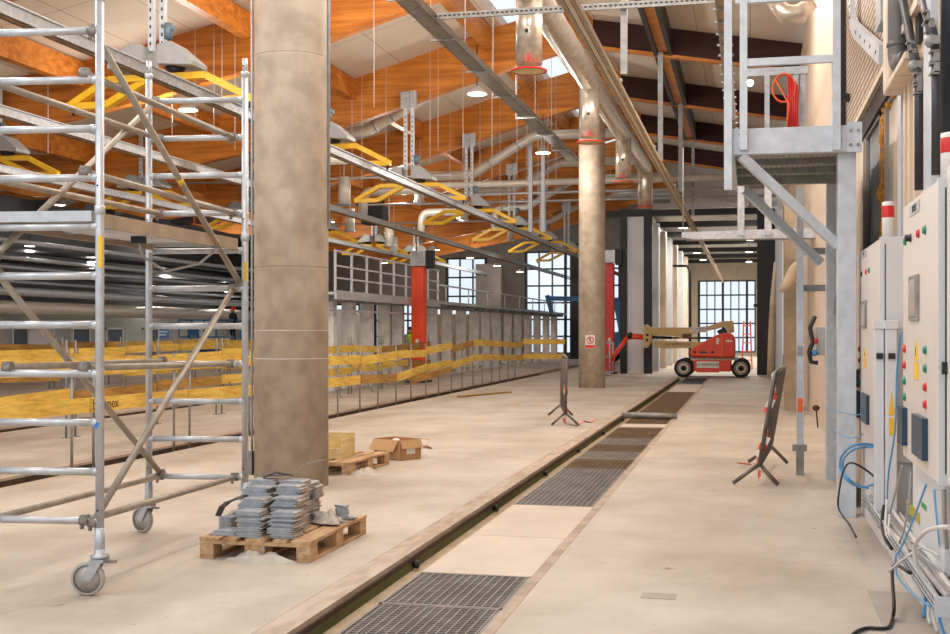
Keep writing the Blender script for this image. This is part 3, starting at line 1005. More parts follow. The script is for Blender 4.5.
# steel plates stacked in columns: every plate its own object
def plate_mesh(w, d, h, ridged):
    b = MB()
    b.prism([(-w / 2, 0), (w / 2, 0), (w / 2, h * .55), (w / 2 - .018, h), (-w / 2 + .018, h), (-w / 2, h * .55)], 1, -d / 2, d / 2)
    b.box(w / 2 - .002, w / 2 + .004, -d / 2 + .004, d / 2 - .004, 0, h * .7, 1)
    return b
PT = .0150
base_plate = plate_mesh(.178, .16, PT - .0012, True).build('steel_plate', M('plate_steel', 'plate_edge_dust'), None, (0, 0, 0))
piles = []          # x, y, count, base height, word
def pxx(px, dy):
    return at(px, 530, Y=PYY + dy).x
piles = []
for word, dy, pa_, pb_, na, nb in (('front row', -.46, 253, 285, 12, 12), ('second row', -.295, 257, 289, 16, 17), ('third row', -.13, 260, 292, 20, 21), ('fourth row', .035, 264, 296, 22, 22)):
    piles.append((pxx(pa_, dy), PYY + dy, na, word + ' on the scaffold side'))
    piles.append((pxx(pb_, dy), PYY + dy, nb, word + ' on the pit side'))
piles.append((pxx(306, .2), PYY + .20, 20, 'last pile towards the column'))
first = True
for x, y, n, word in piles:
    for i in range(n):
        lab = 'flat grey steel plate in the pile of the ' + word
        if i == n - 1:
            lab = 'topmost steel plate in the pile of the ' + word
        loc = (x + rnd.uniform(-.016, .016), y + rnd.uniform(-.012, .012), .1445 + i * PT)
        rz = rnd.uniform(-.06, .06)
        if first:
            o = base_plate; o.location = loc; o.rotation_euler = (0, 0, rz); first = False
        else:
            o = base_plate.copy(); COL.objects.link(o); o.location = loc; o.rotation_euler = (0, 0, rz)
        if i < n - 1:
            tag(o, lab, 'steel plate', 'steel plates in the ' + word)
        else:
            o['group'] = ''
            del o['group']
            tag(o, lab, 'steel plate')
# loose plates
for i, (dx, dy, z, rz, lb) in enumerate(((-.28, -.44, .1445, .1, 'lower of two steel plates lying flat beside the plate piles'), (-.26, -.40, .1595, -.15, 'upper of two steel plates lying flat beside the plate piles'),
                                    (.27, .22, .1445, .5, 'dark plate under the white rag on the pallet'), (.28, .38, .1445, -.2, 'lower plate of the loose heap at the pallet back corner'), (.30, .36, .1595, .35, 'tilted plate on the loose heap at the pallet back corner'))):
    o = base_plate.copy(); COL.objects.link(o); o.location = (PX + dx, PYY + dy, z); o.rotation_euler = (0, 0, rz)
    if 'group' in o:
        del o['group']
    tag(o, lb, 'steel plate')
for i in range(6):
    o = base_plate.copy(); COL.objects.link(o); o.scale = (.55, .6, 1); o.location = (pxx(229, -.2), PYY - .22, .1445 + i * PT); o.rotation_euler = (0, 0, rnd.uniform(-.08, .08))
    tag(o, 'small bluish steel plate in the short pile beside the tall piles', 'steel plate', 'small plates in the short pile')
for i in range(7):
    o = base_plate.copy(); COL.objects.link(o); o.scale = (.5, .45, 1); o.location = (PX + .31, PYY + .29, .1595 + i * PT); o.rotation_euler = (0, 0, rnd.uniform(-.6, .6))
    tag(o, 'small dusty plate in the tumbled heap beside the white rag', 'steel plate', 'small plates in the tumbled heap')
# strips
def strip(pts, w, th, label, m_='galvanised_dark', name='metal_strip'):
    b = MB()
    for a, c in zip(pts, pts[1:]):
        b.bar(a, c, w, th)
    o = b.build(name, M(m_), None, pts[0]); tag(o, label, 'metal strip')
strip([at(218, 516, Y=7.72), at(222, 507, Y=7.76), at(228, 502, Y=7.82), at(236, 499, Y=7.86), at(246, 495, Y=7.95)], .05, .006, 'dark curved metal strip leaning off the plate piles towards the scaffold', 'black_steel')
strip([at(272, 475.5, Y=8.25), at(292, 475, Y=8.28), at(302, 467, Y=8.3), at(308, 463, Y=8.3), at(326, 459.5, Y=8.33)], .02, .005, 'thin bent metal strip rising above the plate piles against the column')
strip([at(264, 477, Y=8.2), at(276, 472.5, Y=8.22), at(292, 475, Y=8.28)], .1, .008, 'dark folded metal strip on top of the plate piles', 'black_steel')
b = MB()
def rag(cx, cy, rx, ry, h, label, seed, mname='rag_cloth', z0=0.):
    r2 = random.Random(seed)
    n, mm = 20, 7
    vs, fs = [], []
    ph = [r2.uniform(0, 6.28) for _ in range(4)]
    for j in range(mm + 1):
        for k in range(n):
            a = 2 * PI * k / n
            q = j / mm
            rr = q * (1 + .22 * math.sin(3 * a + ph[0]) + .14 * math.sin(5 * a + ph[1]))
            z = h * (1 - q * q) * (.62 + .3 * q * math.sin(3 * a + 7 * q + ph[2]) + .22 * math.sin(9 * q + ph[0] + 2 * math.cos(a))) + .006 + .014 * math.sin(5 * a + ph[3]) * q * (1 - q) * 4
            if j == mm:
                z = .0
            vs.append((cx + rx * rr * math.cos(a), cy + ry * rr * math.sin(a), z0 + max(z, .002 if j < mm else 0)))
    for j in range(mm):
        for k in range(n):
            k2 = (k + 1) % n
            fs.append((j * n + k, j * n + k2, (j + 1) * n + k2, (j + 1) * n + k))
    c = MB(); c.add(vs, fs, 0, True)
    o = c.build('cloth_rag', M(mname), None, (cx, cy, z0)); tag(o, label, 'rag')
pr = at(260, 561, Z=0)
rag(pr.x, pr.y - .03, .25, .085, .075, 'crumpled dirty cloth on the floor under the loaded pallet', 3)
rag(PX + .27, PYY + .12, .10, .12, .10, 'crumpled white cloth on the pallet beside the plate piles', 5, z0=.1595)
pr = at(368, 474, Z=0)
rag(pr.x - .05, pr.y, .2, .28, .07, 'grimy cloth on the floor beside the empty pallet', 9)
# timber box on second pallet
q = at(341, 458, Y=12.75)
t = thing('timber_crate', 'open yellow timber crate on the pallet behind the near column', 'crate', (q.x - .2, 12.8, .1445))
b = MB(); x0c, x1c = q.x - .62, at(345, 450, Y=12.6).x
b.box(x0c, x1c, 12.5, 12.52, .1445, .26); b.build('front_board', M('pine_board'), t, bev=.003)
MB().box(x1c - .02, x1c, 12.52, 12.92, .1445, .36).build('side_board', M('pine_board'), t, bev=.003)
MB().box(x0c, x1c, 12.92, 12.94, .1445, .40).build('back_board', M('pine_board'), t, bev=.003)
MB().box(x0c, x0c + .02, 12.52, 12.92, .1445, .30).build('side_board', M('pine_board'), t, bev=.003)
MB().box(x0c + .02, x1c - .02, 12.52, 12.92, .1445, .16).build('bottom_board', M('pine_board'), t)
# cardboard box with open flaps
ca = at(374, 458, Z=0); cb = at(402, 461, Z=0)
ang = math.atan2(cb.y - ca.y, cb.x - ca.x)
wB = (cb - ca).length * .95; dB = .34; hB = .24
t = thing('cardboard_box', 'open brown cardboard box on the floor beyond the near column', 'box', (0, 0, 0))
b = MB(); th = .006
b.box(0, wB, 0, th, 0, hB); b.box(0, wB, dB - th, dB, 0, hB); b.box(0, th, 0, dB, 0, hB); b.box(wB - th, wB, 0, dB, 0, hB); b.box(0, wB, 0, dB, 0, th)
b.build('carton', M('cardboard'), t)
def flap(p0, p1, out, up_):
    c = MB()
    a, b2 = Vector(p0), Vector(p1); d = Vector(out) + Vector((0, 0, up_))
    nrm = (b2 - a).cross(d).normalized() * .005
    q4 = [a, b2, b2 + d, a + d]
    c.add(q4 + [v + nrm for v in q4], [(0, 1, 2, 3), (7, 6, 5, 4), (0, 4, 5, 1), (1, 5, 6, 2), (2, 6, 7, 3), (3, 7, 4, 0)])
    c.build('flap', M('cardboard_inner'), t)
flap((0, 0, hB), (wB * .9, 0, hB), (-.015, -.07, 0), -.13)
flap((0, 0, hB), (0, dB, hB), (-.035, 0, 0), -.05)
flap((0, dB, hB), (wB, dB, hB), (0, .14, 0), -.02)
flap((wB, 0, hB), (wB, dB, hB), (.03, .0, 0), -.10)
MB().obox((wB + .001, dB * .5, hB * .5), (.003, .14, .1)).build('white_label', M('sticker_white'), t)
b = MB(); b.ball((wB * .45, dB * .5, .2), .06, 0, 10, (1, 1, .8)); b.build('crumpled_paper', M('sticker_white'), t)
t.location = (ca.x, ca.y, 0); t.rotation_euler = (0, 0, ang)
def tape(pts, w, label, name='warning_tape', cat='tape'):
    b = MB()
    for i, (a, c) in enumerate(zip(pts, pts[1:])):
        a, c = Vector(a), Vector(c)
        u = (c - a).normalized(); s = u.cross(Vector((.3, .2, 1)).normalized() if i % 2 else Vector((0, .5, .8)).normalized()).normalized() * w / 2
        tn = Vector((0, .001, .002))
        b.add([a - s, a + s, c + s, c - s, a - s + tn, a + s + tn, c + s + tn, c - s + tn], [(0, 1, 2, 3), (7, 6, 5, 4), (0, 4, 5, 1), (1, 5, 6, 2), (2, 6, 7, 3), (3, 7, 4, 0)])
    o = b.build(name, M('tape_red_white'), None, (pts[0][0], pts[0][1], 0)); tag(o, label, cat)
def ground(pxs, z=.012):
    return [at(x, y, Z=0) + Vector((0, 0, z + .01 * (i % 2))) for i, (x, y) in enumerate(pxs)]
tape(ground([(412, 448), (418, 450), (424, 447), (431, 449), (427, 445)]), .05, 'scrap of red and white tape beside the cardboard box')

# =================================================================== CROWD BARRIERS
def barrier(pa, pb, h, lean, label, tag_tape, tl):
    """steel pedestrian barrier seen nearly end-on from pa (near) to pb (far)"""
    pa, pb = Vector((pa[0], pa[1], 0)), Vector((pb[0], pb[1], 0))
    d = (pb - pa); L = d.length; d.normalize()
    s = Vector((d.y, -d.x, 0))
    lv = s * lean
    t = thing('crowd_barrier', label, 'barrier', ((pa + pb) / 2))
    def P3(u, z, side=0):
        return pa + d * u + Vector((0, 0, z)) + lv * z + s * side
    r = .021
    z0 = .2
    loop = [P3(0, z0), P3(0, h - .12), P3(.05, h - .03), P3(.14, h), P3(L - .14, h), P3(L - .05, h - .03), P3(L, h - .12), P3(L, z0), P3(0, z0)]
    MB().path(loop, r, 10).build('tube_frame', M('barrier_steel'), t)
    b = MB(); n = 15
    for k in range(1, n):
        u = L * k / n
        b.tube(P3(u, z0), P3(u, h - .002), .008, 8)
    b.build('infill_bar', M('barrier_steel'), t)
    for u in (0.02, L - .02):
        for sg in (-1, 1):
            f = MB(); f.path([P3(u, z0 + .02), P3(u, .0) + s * (sg * .22) + d * (-.06 if u < 1 else .06) - lv * 0 + Vector((0, 0, .021))], .02, 10)
            f.build('foot', M('barrier_steel'), t)
    if tag_tape:
        b = MB()
        pts = [P3(L * q, z) + s * (.03 * (-1) ** i) for i, (q, z) in enumerate(tag_tape)]
        for a, c in zip(pts, pts[1:]):
            b.bar(a, c, .006, .085)
        o = b.build('warning_tape', M('tape_red_white'), None, (pa + pb) / 2)
        tag(o, tl, 'tape')
    return t
b1a = at(566, 418, Z=0); b1b = at(572, 408, Z=0)
barrier((at(567, 425, Z=0).x, 19.4), (at(570, 412, Z=0).x, 21.6), 1.12, .03, 'steel crowd barrier standing beside the far end of the pit', [(0, .55), (.1, .62), (0, .3), (.05, .1), (.15, .03)], 'red and white tape tied to the barrier by the pit')
tape(ground([(569, 424), (576, 426), (584, 421), (590, 423), (594, 419)]), .06, 'red and white tape on the floor at the barrier by the pit')
barrier((.055, 12.35), (.20, 14.35), 1.14, .17, 'steel crowd barrier standing in the aisle by the platform legs', [(0, .06), (.03, .28), (0, .5), (.06, .72), (.02, .92), (.05, 1.13)], 'red and white tape wound round the aisle barrier')
tape(ground([(738, 466), (752, 468), (768, 474), (776, 484)], .03), .06, 'red and white tape between the feet of the aisle barrier')

# =================================================================== PLANK GUARDS ALONG THE TRACKS
post0 = None
plank0 = {}
def guard_post(x, y, label, group, z0=-.16):
    global post0
    if post0 is None:
        t = thing('guard_post', label, 'guard post', (x, y, z0), group)
        MB().tube((x, y, z0), (x, y, z0 + 1.42), .017, 8).build('upright', M('galvanised_dark'), t)
        MB().box(x - .05, x + .05, y - .05, y + .05, z0, z0 + .012).build('base_plate', M('galvanised_dark'), t)
        for z in (.70, 1.20):
            b = MB()
            b.box(x - .02, x + .048, y - .02, y + .02, z0 + z, z0 + z + .02); b.box(x + .04, x + .048, y - .02, y + .02, z0 + z, z0 + z + .10)
            b.build('plank_bracket', M('galvanised_dark'), t)
        post0 = t
        return t
    return dup(post0, (x, y, z0), None, label, group)
NP = 0
def plank(x, ya, yb, za, zb_, m_, label, group):
    L = round(math.hypot(yb - ya, zb_ - za), 3)
    key = (L, m_)
    if key not in plank0:
        b = MB().box(-.0135, .0135, -L / 2, L / 2, -.085, .085)
        plank0[key] = b.build('guard_plank', M(m_), None, (0, 0, 0)); o = plank0[key]
    else:
        o = plank0[key].copy(); COL.objects.link(o)
    o.location = (x, (ya + yb) / 2, (za + zb_) / 2)
    o.rotation_euler = (math.atan2(zb_ - za, yb - ya), 0, 0)
    tag(o, label, 'plank', group)
    return o
def guard_row(x, ya, n, step, word, zl, zh, wob, z0):
    y = ya
    for i in range(n):
        L = step
        # two posts per bay
        for w, yy in (('near', y + .12), ('far', y + L - .12)):
            guard_post(x - .03, yy, ORD[i] + ' pair of steel guard posts carrying the ' + word + ', post at the ' + w + ' end', 'guard posts of the ' + word, z0)
        for nm, zz in (('lower', zl), ('upper', zh)):
            a, b_ = rnd.uniform(-wob, wob), rnd.uniform(-wob, wob)
            mm = 'yellow_plank' if rnd.random() < .68 else 'brown_plank'
            plank(x + .012, y, y + L - .02, zz + a, zz + b_, mm, ORD[i] + ' ' + nm + ' timber plank of the ' + word + ' counted away from the camera', nm + ' planks of the ' + word)
        y += step
XA = -7.30
# first guard, nearest the camera
y = 9.85
zl = [.74, .71, .69, .66, .63, .60, .58, .66, .72, .85, .8, .74, .7]
zh = [1.22, 1.2, 1.18, 1.16, 1.12, 1.11, 1.12, 1.17, 1.25, 1.36, 1.32, 1.26, 1.22]
for i in range(12):
    L = 2.42
    if i < 4:
        for w, yy in (('near', y + .15), ('far', y + L - .3)):
            guard_post(XA - .03, yy, ORD[i] + ' pair of steel guard posts in the first plank guard, post at the ' + w + ' end', 'guard posts of the first plank guard')
    else:
        for w, yy in (('near', y + .1), ('far', y + 1.25)):
            guard_post(XA - .03, yy, ORD[i] + ' pair of steel guard posts in the first plank guard, post at the ' + w + ' end', 'guard posts of the first plank guard')
    j0, j1 = rnd.uniform(-.045, .045), rnd.uniform(-.045, .045)
    if i < 3:
        j0 = j1 = 0
    pl_ = plank(XA + .012, y, y + L - .03, zl[i] + j0, zl[i + 1] + j1, 'yellow_plank' if i != 5 else 'brown_plank', ORD[i] + ' lower plank of the first plank guard counted away from the camera', 'lower planks of the first plank guard')
    if i == 1:
        budi = pl_
    plank(XA + .012, y, y + L - .03, zh[i] - .05 + j1 - .06 * (i > 2), zh[i + 1] - .05 + j0 - .06 * (i > 2), 'yellow_plank' if i not in (3, 8) else 'brown_plank', ORD[i] + ' upper plank of the first plank guard counted away from the camera', 'upper planks of the first plank guard')
    y += L
for i, (a, c, z) in enumerate(((XA, -5.9, .72), (XA, -5.9, 1.2))):
    o = MB().box(a, c, 38.9, 38.93, z - .085, z + .085).build('guard_plank', M('yellow_plank'), None, ((a + c) / 2, 38.9, z)); tag(o, ['lower', 'upper'][i] + ' plank closing the far end of the first plank guard', 'plank')
guard_post(-5.95, 38.97, 'steel guard post at the corner closing the far end of the first guard', 'corner guard post', 0)
# fallen plank hanging from the first guard
o = MB().bar((XA + .05, 25.3, .46), (XA + .25, 28.1, .62), .03, .15).build('guard_plank', M('brown_plank'), None, (XA, 26.7, .5)); tag(o, 'slipped brown plank hanging below the lower rail of the first guard', 'plank')
o = MB().bar((-6.6, 27.2, .02), (-5.9, 29.6, .02), .15, .03).build('loose_board', M('brown_plank'), None, (-6.2, 28.4, 0)); tag(o, 'brown board lying on the floor by the first plank guard', 'board')
# lettering on the near lower plank
zz = .70
for word, px in (('budimex', 108), ('budimex', 84)):
    q = at(px - 2, 410, X=XA + .028)
    if px == 84:
        continue
    lt = lettering('plank_lettering', 'budimex', .165, (0, 0, 0), (0, 0, 0), 'ink_brown', None, .001)
    lt.rotation_euler = FACE_RIGHT
    lt.parent = budi
    lt.matrix_parent_inverse = Matrix.Identity(4)
    lt.location = (.0155, q.y - budi.location.y, .0)
guard_row(-9.6, 13.2, 9, 2.5, 'second plank guard', .62, 1.1, .05, 0)
guard_row(-13.8, 19.5, 6, 2.6, 'third plank guard', .62, 1.12, .06, 0)
guard_row(-18.2, 26, 7, 2.8, 'fourth plank guard', .64, 1.14, .06, 0)
# cross struts of the fourth guard (two leaning braces)
for i, y in enumerate((21.0, 23.4, 26.2, 28.6)):
    b = MB(); b.tube((-9.15, y, .02), (-9.6, y + .02, .62), .015, 8)
    o = b.build('guard_strut', M('galvanised_dark'), None, (-9.35, y, 0)); tag(o, ORD[i] + ' slanting steel strut propping the second plank guard', 'strut', 'struts of the second plank guard')

# =================================================================== OVERHEAD SWING SUPPORTS AND RAILS
def overhead_rail(x, z, ya, yb, label):
    t = thing('overhead_rail', label, 'rail', (x, ya, z))
    MB().box(x - .05, x + .05, ya, yb, z - .02, z + .10).build('rail_profile', M('galvanised'), t)
    MB().box(x - .075, x + .075, ya, yb, z + .10, z + .115).build('top_flange', M('galvanised_pale'), t)
    MB().box(x - .028, x + .028, ya, yb, z - .05, z - .02).build('contact_strip', M('grating_rust'), t)
XU1, XU3 = -8.2, -15.36            # swing supports
XR1, XR2R, XR3 = -7.02, -10.3, -14.0  # rails hung from their outer ends
overhead_rail(XR1, 4.61, 8.0, 66, 'long silver overhead rail passing close behind the near column')
overhead_rail(XR2R, 4.61, 8.0, 72, 'long silver overhead rail along the second track')
overhead_rail(XR3, 4.61, 12.0, 72, 'long silver overhead rail along the third track')
def swing_unit(x, y, ztop, label, group):
    t = thing('overhead_swing_unit', label, 'overhead support', (x, y, 5.3), group)
    for s in (-1, 1):
        b = MB()
        b.box(x + s * .09 - .04, x + s * .09 + .04, y - .04, y + .04, 5.72, ztop)
        o = b.build('strut', M('galvanised_pale'), t)
        h = MB()
        k = ztop - .35
        while k > ztop - 1.6:
            h.box(x + s * .09 - .012, x + s * .09 + .012, y - .0415, y - .0395, k, k + .05); k -= .12
        h.build('slot_pattern', M('dark_gap'), o)
    b = MB(); b.box(x - .2, x + .02, y - .06, y + .02, ztop - .1, ztop + .30); b.box(x + .03, x + .2, y - .06, y + .02, ztop - .08, ztop + .32)
    b.build('hanger_bracket', M('galvanised'), t)
    for s in (-1, 1):
        c = x + s * .20
        b = MB()
        # hopper-shaped housing drooping outwards
        poly = [(c - s * .09, 5.76), (c - s * .09, 5.49), (c + s * .45, 5.45), (c + s * .45, 5.52), (c + s * .12, 5.80)]
        b.prism(poly if s > 0 else poly[::-1], 1, y - .25, y + .25)
        b.build('housing', M('housing_grey'), t, bev=.01)
        f = MB()
        fw, ft = .09, .05
        p0 = Vector((c - s * .1, y, 5.345)); p1 = Vector((c + s * .55, y, 5.345)); p2 = Vector((c + s * 1.22, y + .06, 5.0)); p3 = Vector((c + s * .62, y + .06, 5.0))
        yd = Vector((0, .18, 0))
        for a, b2 in ((p0, p1), (p1, p2), (p2, p3), (p3, p0)):
            f.bar(a, b2, .12, .095, 0)
        f.build('swing_frame', M('yellow_paint'), t)
        k = MB(); k.lathe([(0, 0), (.11, 0), (.15, .08), (0, .08)], (c + s * .08, y, 5.395), 18); k.build('turntable', M('black_steel'), t)
        k = MB(); k.tube((p2.x - s * .06, p2.y, 4.99), (p2.x - s * .06, p2.y, 4.87), .022, 8); k.build('hanging_pin', M('button_black'), t)
    b = MB(); b.tube((x + .22, y - .1, 5.86), (x + .22, y - .1, 6.08), .06, 12); b.tube((x + .16, y - .1, 6.04), (x + .32, y - .1, 6.0), .04, 10)
    b.build('motor', M('motor_blue'), t)
    return t
su = None
for rail, x, ys in (('nearest overhead rail', XU1, (15.6, 22.2, 28.5, 35.0, 41.6, 48.1, 54.6)), ('third overhead rail', XU3, (15.7, 22.2, 28.5, 35.0, 41.6, 48.1, 54.6))):
    for i, y in enumerate(ys):
        lab = ORD[i] + ' yellow swing support hung over the ' + rail + ', counted away from the camera'
        if su is None:
            su = swing_unit(x, y, 7.35, lab, 'yellow swing supports over the tracks')
            su.location.z = 5.1
        else:
            dup(su, (x, y, 5.1), None, lab)
# cross arms and stays over the deeper rails
for i, y in enumerate((29.5, 36.0, 42.4)):
    b = MB(); b.tube((-15.6, y + .8, 5.6), (-7.6, y + .8, 5.6), .03, 8)
    o = b.build('cross_pipe', M('galvanised'), None, (-10.4, y + .8, 5.6)); tag(o, ORD[i] + ' thin steel cross pipe linking the overhead supports', 'pipe')

# thin hanger wires from the roof
HW = [(214, 20, 0), (222, 20, 0), (235, 20, 0), (172, 90, 0), (48, 20, 0), (195, 60, 0), (374, 60, 0), (352, 90, 1), (362, 110, 1), (386, 110, 1), (430, 120, 1), (438, 120, 1), (463, 60, 1), (492, 60, 1), (517, 80, 1), (527, 120, 2), (538, 100, 2), (548, 100, 2), (556, 110, 2), (500, 130, 2), (420, 150, 2), (340, 150, 2), (450, 170, 2), (480, 160, 2)]
for i, (px, py, bi) in enumerate(HW):
    Y = BEAM_Y[bi + 2] - .3
    x = at(px, 100, Y=Y).x
    z1 = zt(x) - .02; z0 = 5.4 + rnd.uniform(-.3, .7)
    o = MB().tube((x, Y, z0), (x, Y, z1), .007, 6).build('hanger_wire', M('cable_white'), None, (x, Y, z0))
    tag(o, 'thin white hanger wire in front of the ' + ['third', 'fourth', 'fifth'][bi] + ' glulam beam', 'hanger wire', 'hanger wires at the ' + ['third', 'fourth', 'fifth'][bi] + ' beam')

# =================================================================== DUCTS AND SERVICES
def bend(p0, pm, p1, r, n=6):
    """points that round the corner at pm"""
    p0, pm, p1 = Vector(p0), Vector(pm), Vector(p1)
    a = pm + (p0 - pm).normalized() * r; b = pm + (p1 - pm).normalized() * r
    return [(a * (1 - q) ** 2 + pm * 2 * q * (1 - q) + b * q * q) for q in [k / n for k in range(n + 1)]]
DX, DZ_ = -3.19, 6.65
t = thing('foil_air_duct', 'large silver air duct along the ridge with red-flanged drops', 'duct', (DX, 8, DZ_))
b = MB(); pts = []
y = 7.0
while y < 37.2:
    pts.append((DX, y, DZ_)); y += .55
pts += bend((DX, 36.6, DZ_), (DX, 37.7, DZ_), (DX, 37.7, 5.4), .45)
pts += [(DX, 37.7, 5.42)]
b.path(pts, [.225 + .008 * (i % 2) for i in range(len(pts))], 20, caps=True)
b.build('main_duct', M('foil_duct'), t)
dy = [17.5, 24.4, 31.1, 37.7]
for i, y in enumerate(dy):
    if i < 3:
        b = MB(); b.tube((DX, y, DZ_ - .05), (DX, y, 5.5), .2, 20); dd = b.build('drop', M('foil_duct'), t)
        MB().tube((DX, y - .215, 5.95), (DX, y - .195, 5.95), .03, 10).build('test_port', M('ink_black'), dd)
    else:
        dd = t
    k = MB(); k.lathe([(.255, -.012), (.27, -.012), (.27, .014), (.2, .02)], (DX, y, 5.40), 28); k.build('red_flange', M('red_paint'), t)
    k = MB(); k.lathe([(.0, -.004), (.256, -.004), (.256, .0)], (DX, y, 5.40), 28); k.build('blanking_disc', M('pine_board'), t)
    k = MB(); k.obox((DX + .02, y - .21, 5.55), (.035, .03, .09)); k.build('red_valve', M('red_paint'), t)
# olive cable tray along the column line
t = thing('cable_trough', 'long olive steel cable trough hung beside the column line', 'cable trough', (-4.55, 13, 6.1))
MB().box(-4.67, -4.43, 12.5, 31.6, 6.02, 6.05).build('trough_base', M('galvanised_dark'), t)
MB().box(-4.68, -4.66, 12.5, 31.6, 6.02, 6.14).build('trough_side', M('galvanised_dark'), t)
MB().box(-4.44, -4.42, 12.5, 31.6, 6.02, 6.14).build('trough_side', M('galvanised_dark'), t)
for y in (15.5, 17.8, 20.1, 22.4, 24.7, 27, 29.3):
    MB().box(-4.76, -4.34, y - .02, y + .02, 5.99, 6.02).build('cross_bracket', M('galvanised_dark'), t)
    MB().tube((-4.78, y, 5.98), (-4.78, y, 8.3), .006, 6).build('hanger_rod', M('cable_white'), t)
# slotted strut across the aisle
qs = at(430, 17, X=-4.5)
SY, SZ = qs.y, qs.z
t = thing('strut_channel', 'slotted steel channel crossing above the aisle at the top', 'channel', (-2.4, SY, SZ))
MB().box(-4.75, at(724, 5, Y=SY).x, SY - .02, SY + .02, SZ - .045, SZ + .045).build('channel_bar', M('galvanised_dark'), t)
stripes = lines_mat('slot_stripes', (.30, .30, .29), 0, .07, .035, (.012, .009, .007), .6, .1, 4.)
MB().box(-4.7, -.4, SY - .0208, SY - .02, SZ - .01, SZ + .015).build('slot_band', [stripes], t)
def drop_strut(px, Y, ztop_, zbot, label, w=.10):
    x = at(px, 100, Y=Y).x
    o = MB().box(x - w / 2, x + w / 2, Y - .04, Y + .04, zbot, ztop_).build('drop_strut', M('galvanised_dark'), None, (x, Y, zbot)); tag(o, label, 'strut')
    return x
x = drop_strut(624, SY + .15, 8.4, 5.15, 'grey drop strut crossing the slotted channel above the aisle', .09)
drop_strut(660.5, 28.8, 8.3, 5.6, 'grey drop strut under the second dark aisle beam', .12)
drop_strut(680.5, 35.3, 8.2, 5.6, 'grey drop strut under the third dark aisle beam', .12)
drop_strut(693, 41.8, 8.1, 5.5, 'grey drop strut furthest along the aisle before the portal', .10)
for i, px in enumerate((530.5, 543)):
    x = at(px, 180, Y=38).x
    o = MB().box(x - .06, x + .06, 37.95, 38.05, at(px, 232, Y=38).z, zb(x) + .6).build('drop_strut', M('galvanised_pale'), None, (x, 38, 4.7)); tag(o, ['pale twin strut further from the far column', 'pale twin strut closer to the far column'][i], 'strut')
# busbar conduit down the aisle
t = thing('aisle_busbar', 'long slim tan busbar sloping through view above the aisle', 'busbar', (-1.72, 10, 4.62))
for i in range(3):
    MB().box(-1.725 + i * .055, -1.68 + i * .055, 4.5, 78, 4.6, 4.66).build('bar', M('tarp_tan' if i != 1 else 'cream_sheet'), t)
for k in range(12):
    y = 9.5 + k * 5.5
    MB().box(-1.745, -1.555, y, y + .05, 4.66, 4.70).build('clip', M('galvanised_dark'), t)
# brown cable ladder near the platform
t = thing('cable_ladder', 'tan cable ladder with side clips above the platform corner', 'cable ladder', (-.30, 9, 5.5))
MB().box(-.37, -.27, 7.5, 26, 5.42, 5.5).build('cable_run', M('tarp_tan'), t)
MB().box(-.40, -.37, 7.5, 26, 5.40, 5.53).build('ladder_side', M('galvanised_dark'), t)
for k in range(22):
    y = 11.5 + k * .62
    MB().box(-.43, -.22, y, y + .03, 5.38, 5.41).build('clip', M('galvanised_dark'), t)
# branch air ducts just behind each timber beam
BD = [(30.5, [(-7.2, 8.35), (-8.97, 7.37), (-10.02, 6.85), (-13.2, 6.85)]),
      (37.0, [(-3.6, 7.66), (-6.6, 7.66), (-8.6, 6.49), (-10.3, 6.49), (-10.3, 5.7)]),
      (43.5, [(-3.6, 7.7), (-6.8, 7.7), (-8.57, 6.76), (-10.4, 6.76), (-10.4, 5.7)]),
      (50.0, [(-3.6, 7.95), (-7.2, 7.9), (-9.2, 6.8), (-10.6, 6.8), (-10.6, 5.9)]),
      (56.5, [(-3.6, 7.95), (-7.2, 7.9), (-9.2, 6.8), (-11.2, 6.8), (-11.2, 5.9)])]
for i, (y, xz) in enumerate(BD):
    bd = thing('branch_air_duct', ORD[i] + ' white branch duct running down under the roof slope, counted away from the camera', 'duct', (xz[0][0], y, xz[0][1]), 'white branch ducts across the bays')
    pts = [(xz[0][0], y, xz[0][1])]
    for a_, b_, c_ in zip(xz, xz[1:], xz[2:]):
        pts += bend((a_[0], y, a_[1]), (b_[0], y, b_[1]), (c_[0], y, c_[1]), .22)
    pts.append((xz[-1][0], y, xz[-1][1]))
    MB().path(pts, .15, 16).build('duct_run', M('white_duct'), bd)
    for q in (.25, .7):
        (ax, az), (bx, bz) = (xz[1], xz[2])
        k = MB(); k.lathe([(.15, -.03), (.163, -.03), (.163, .03), (.15, .03)], (ax + (bx - ax) * q, y, az + (bz - az) * q), 16, axis=(bx - ax, 0, bz - az)); k.build('joint_band', M('galvanised'), bd)
    if len(xz) > 4:
        MB().lathe([(.0, 0), (.19, 0), (.19, .03), (.15, .04)], (xz[-1][0], y, xz[-1][1] - .02), 16).build('end_collar', M('galvanised'), bd)
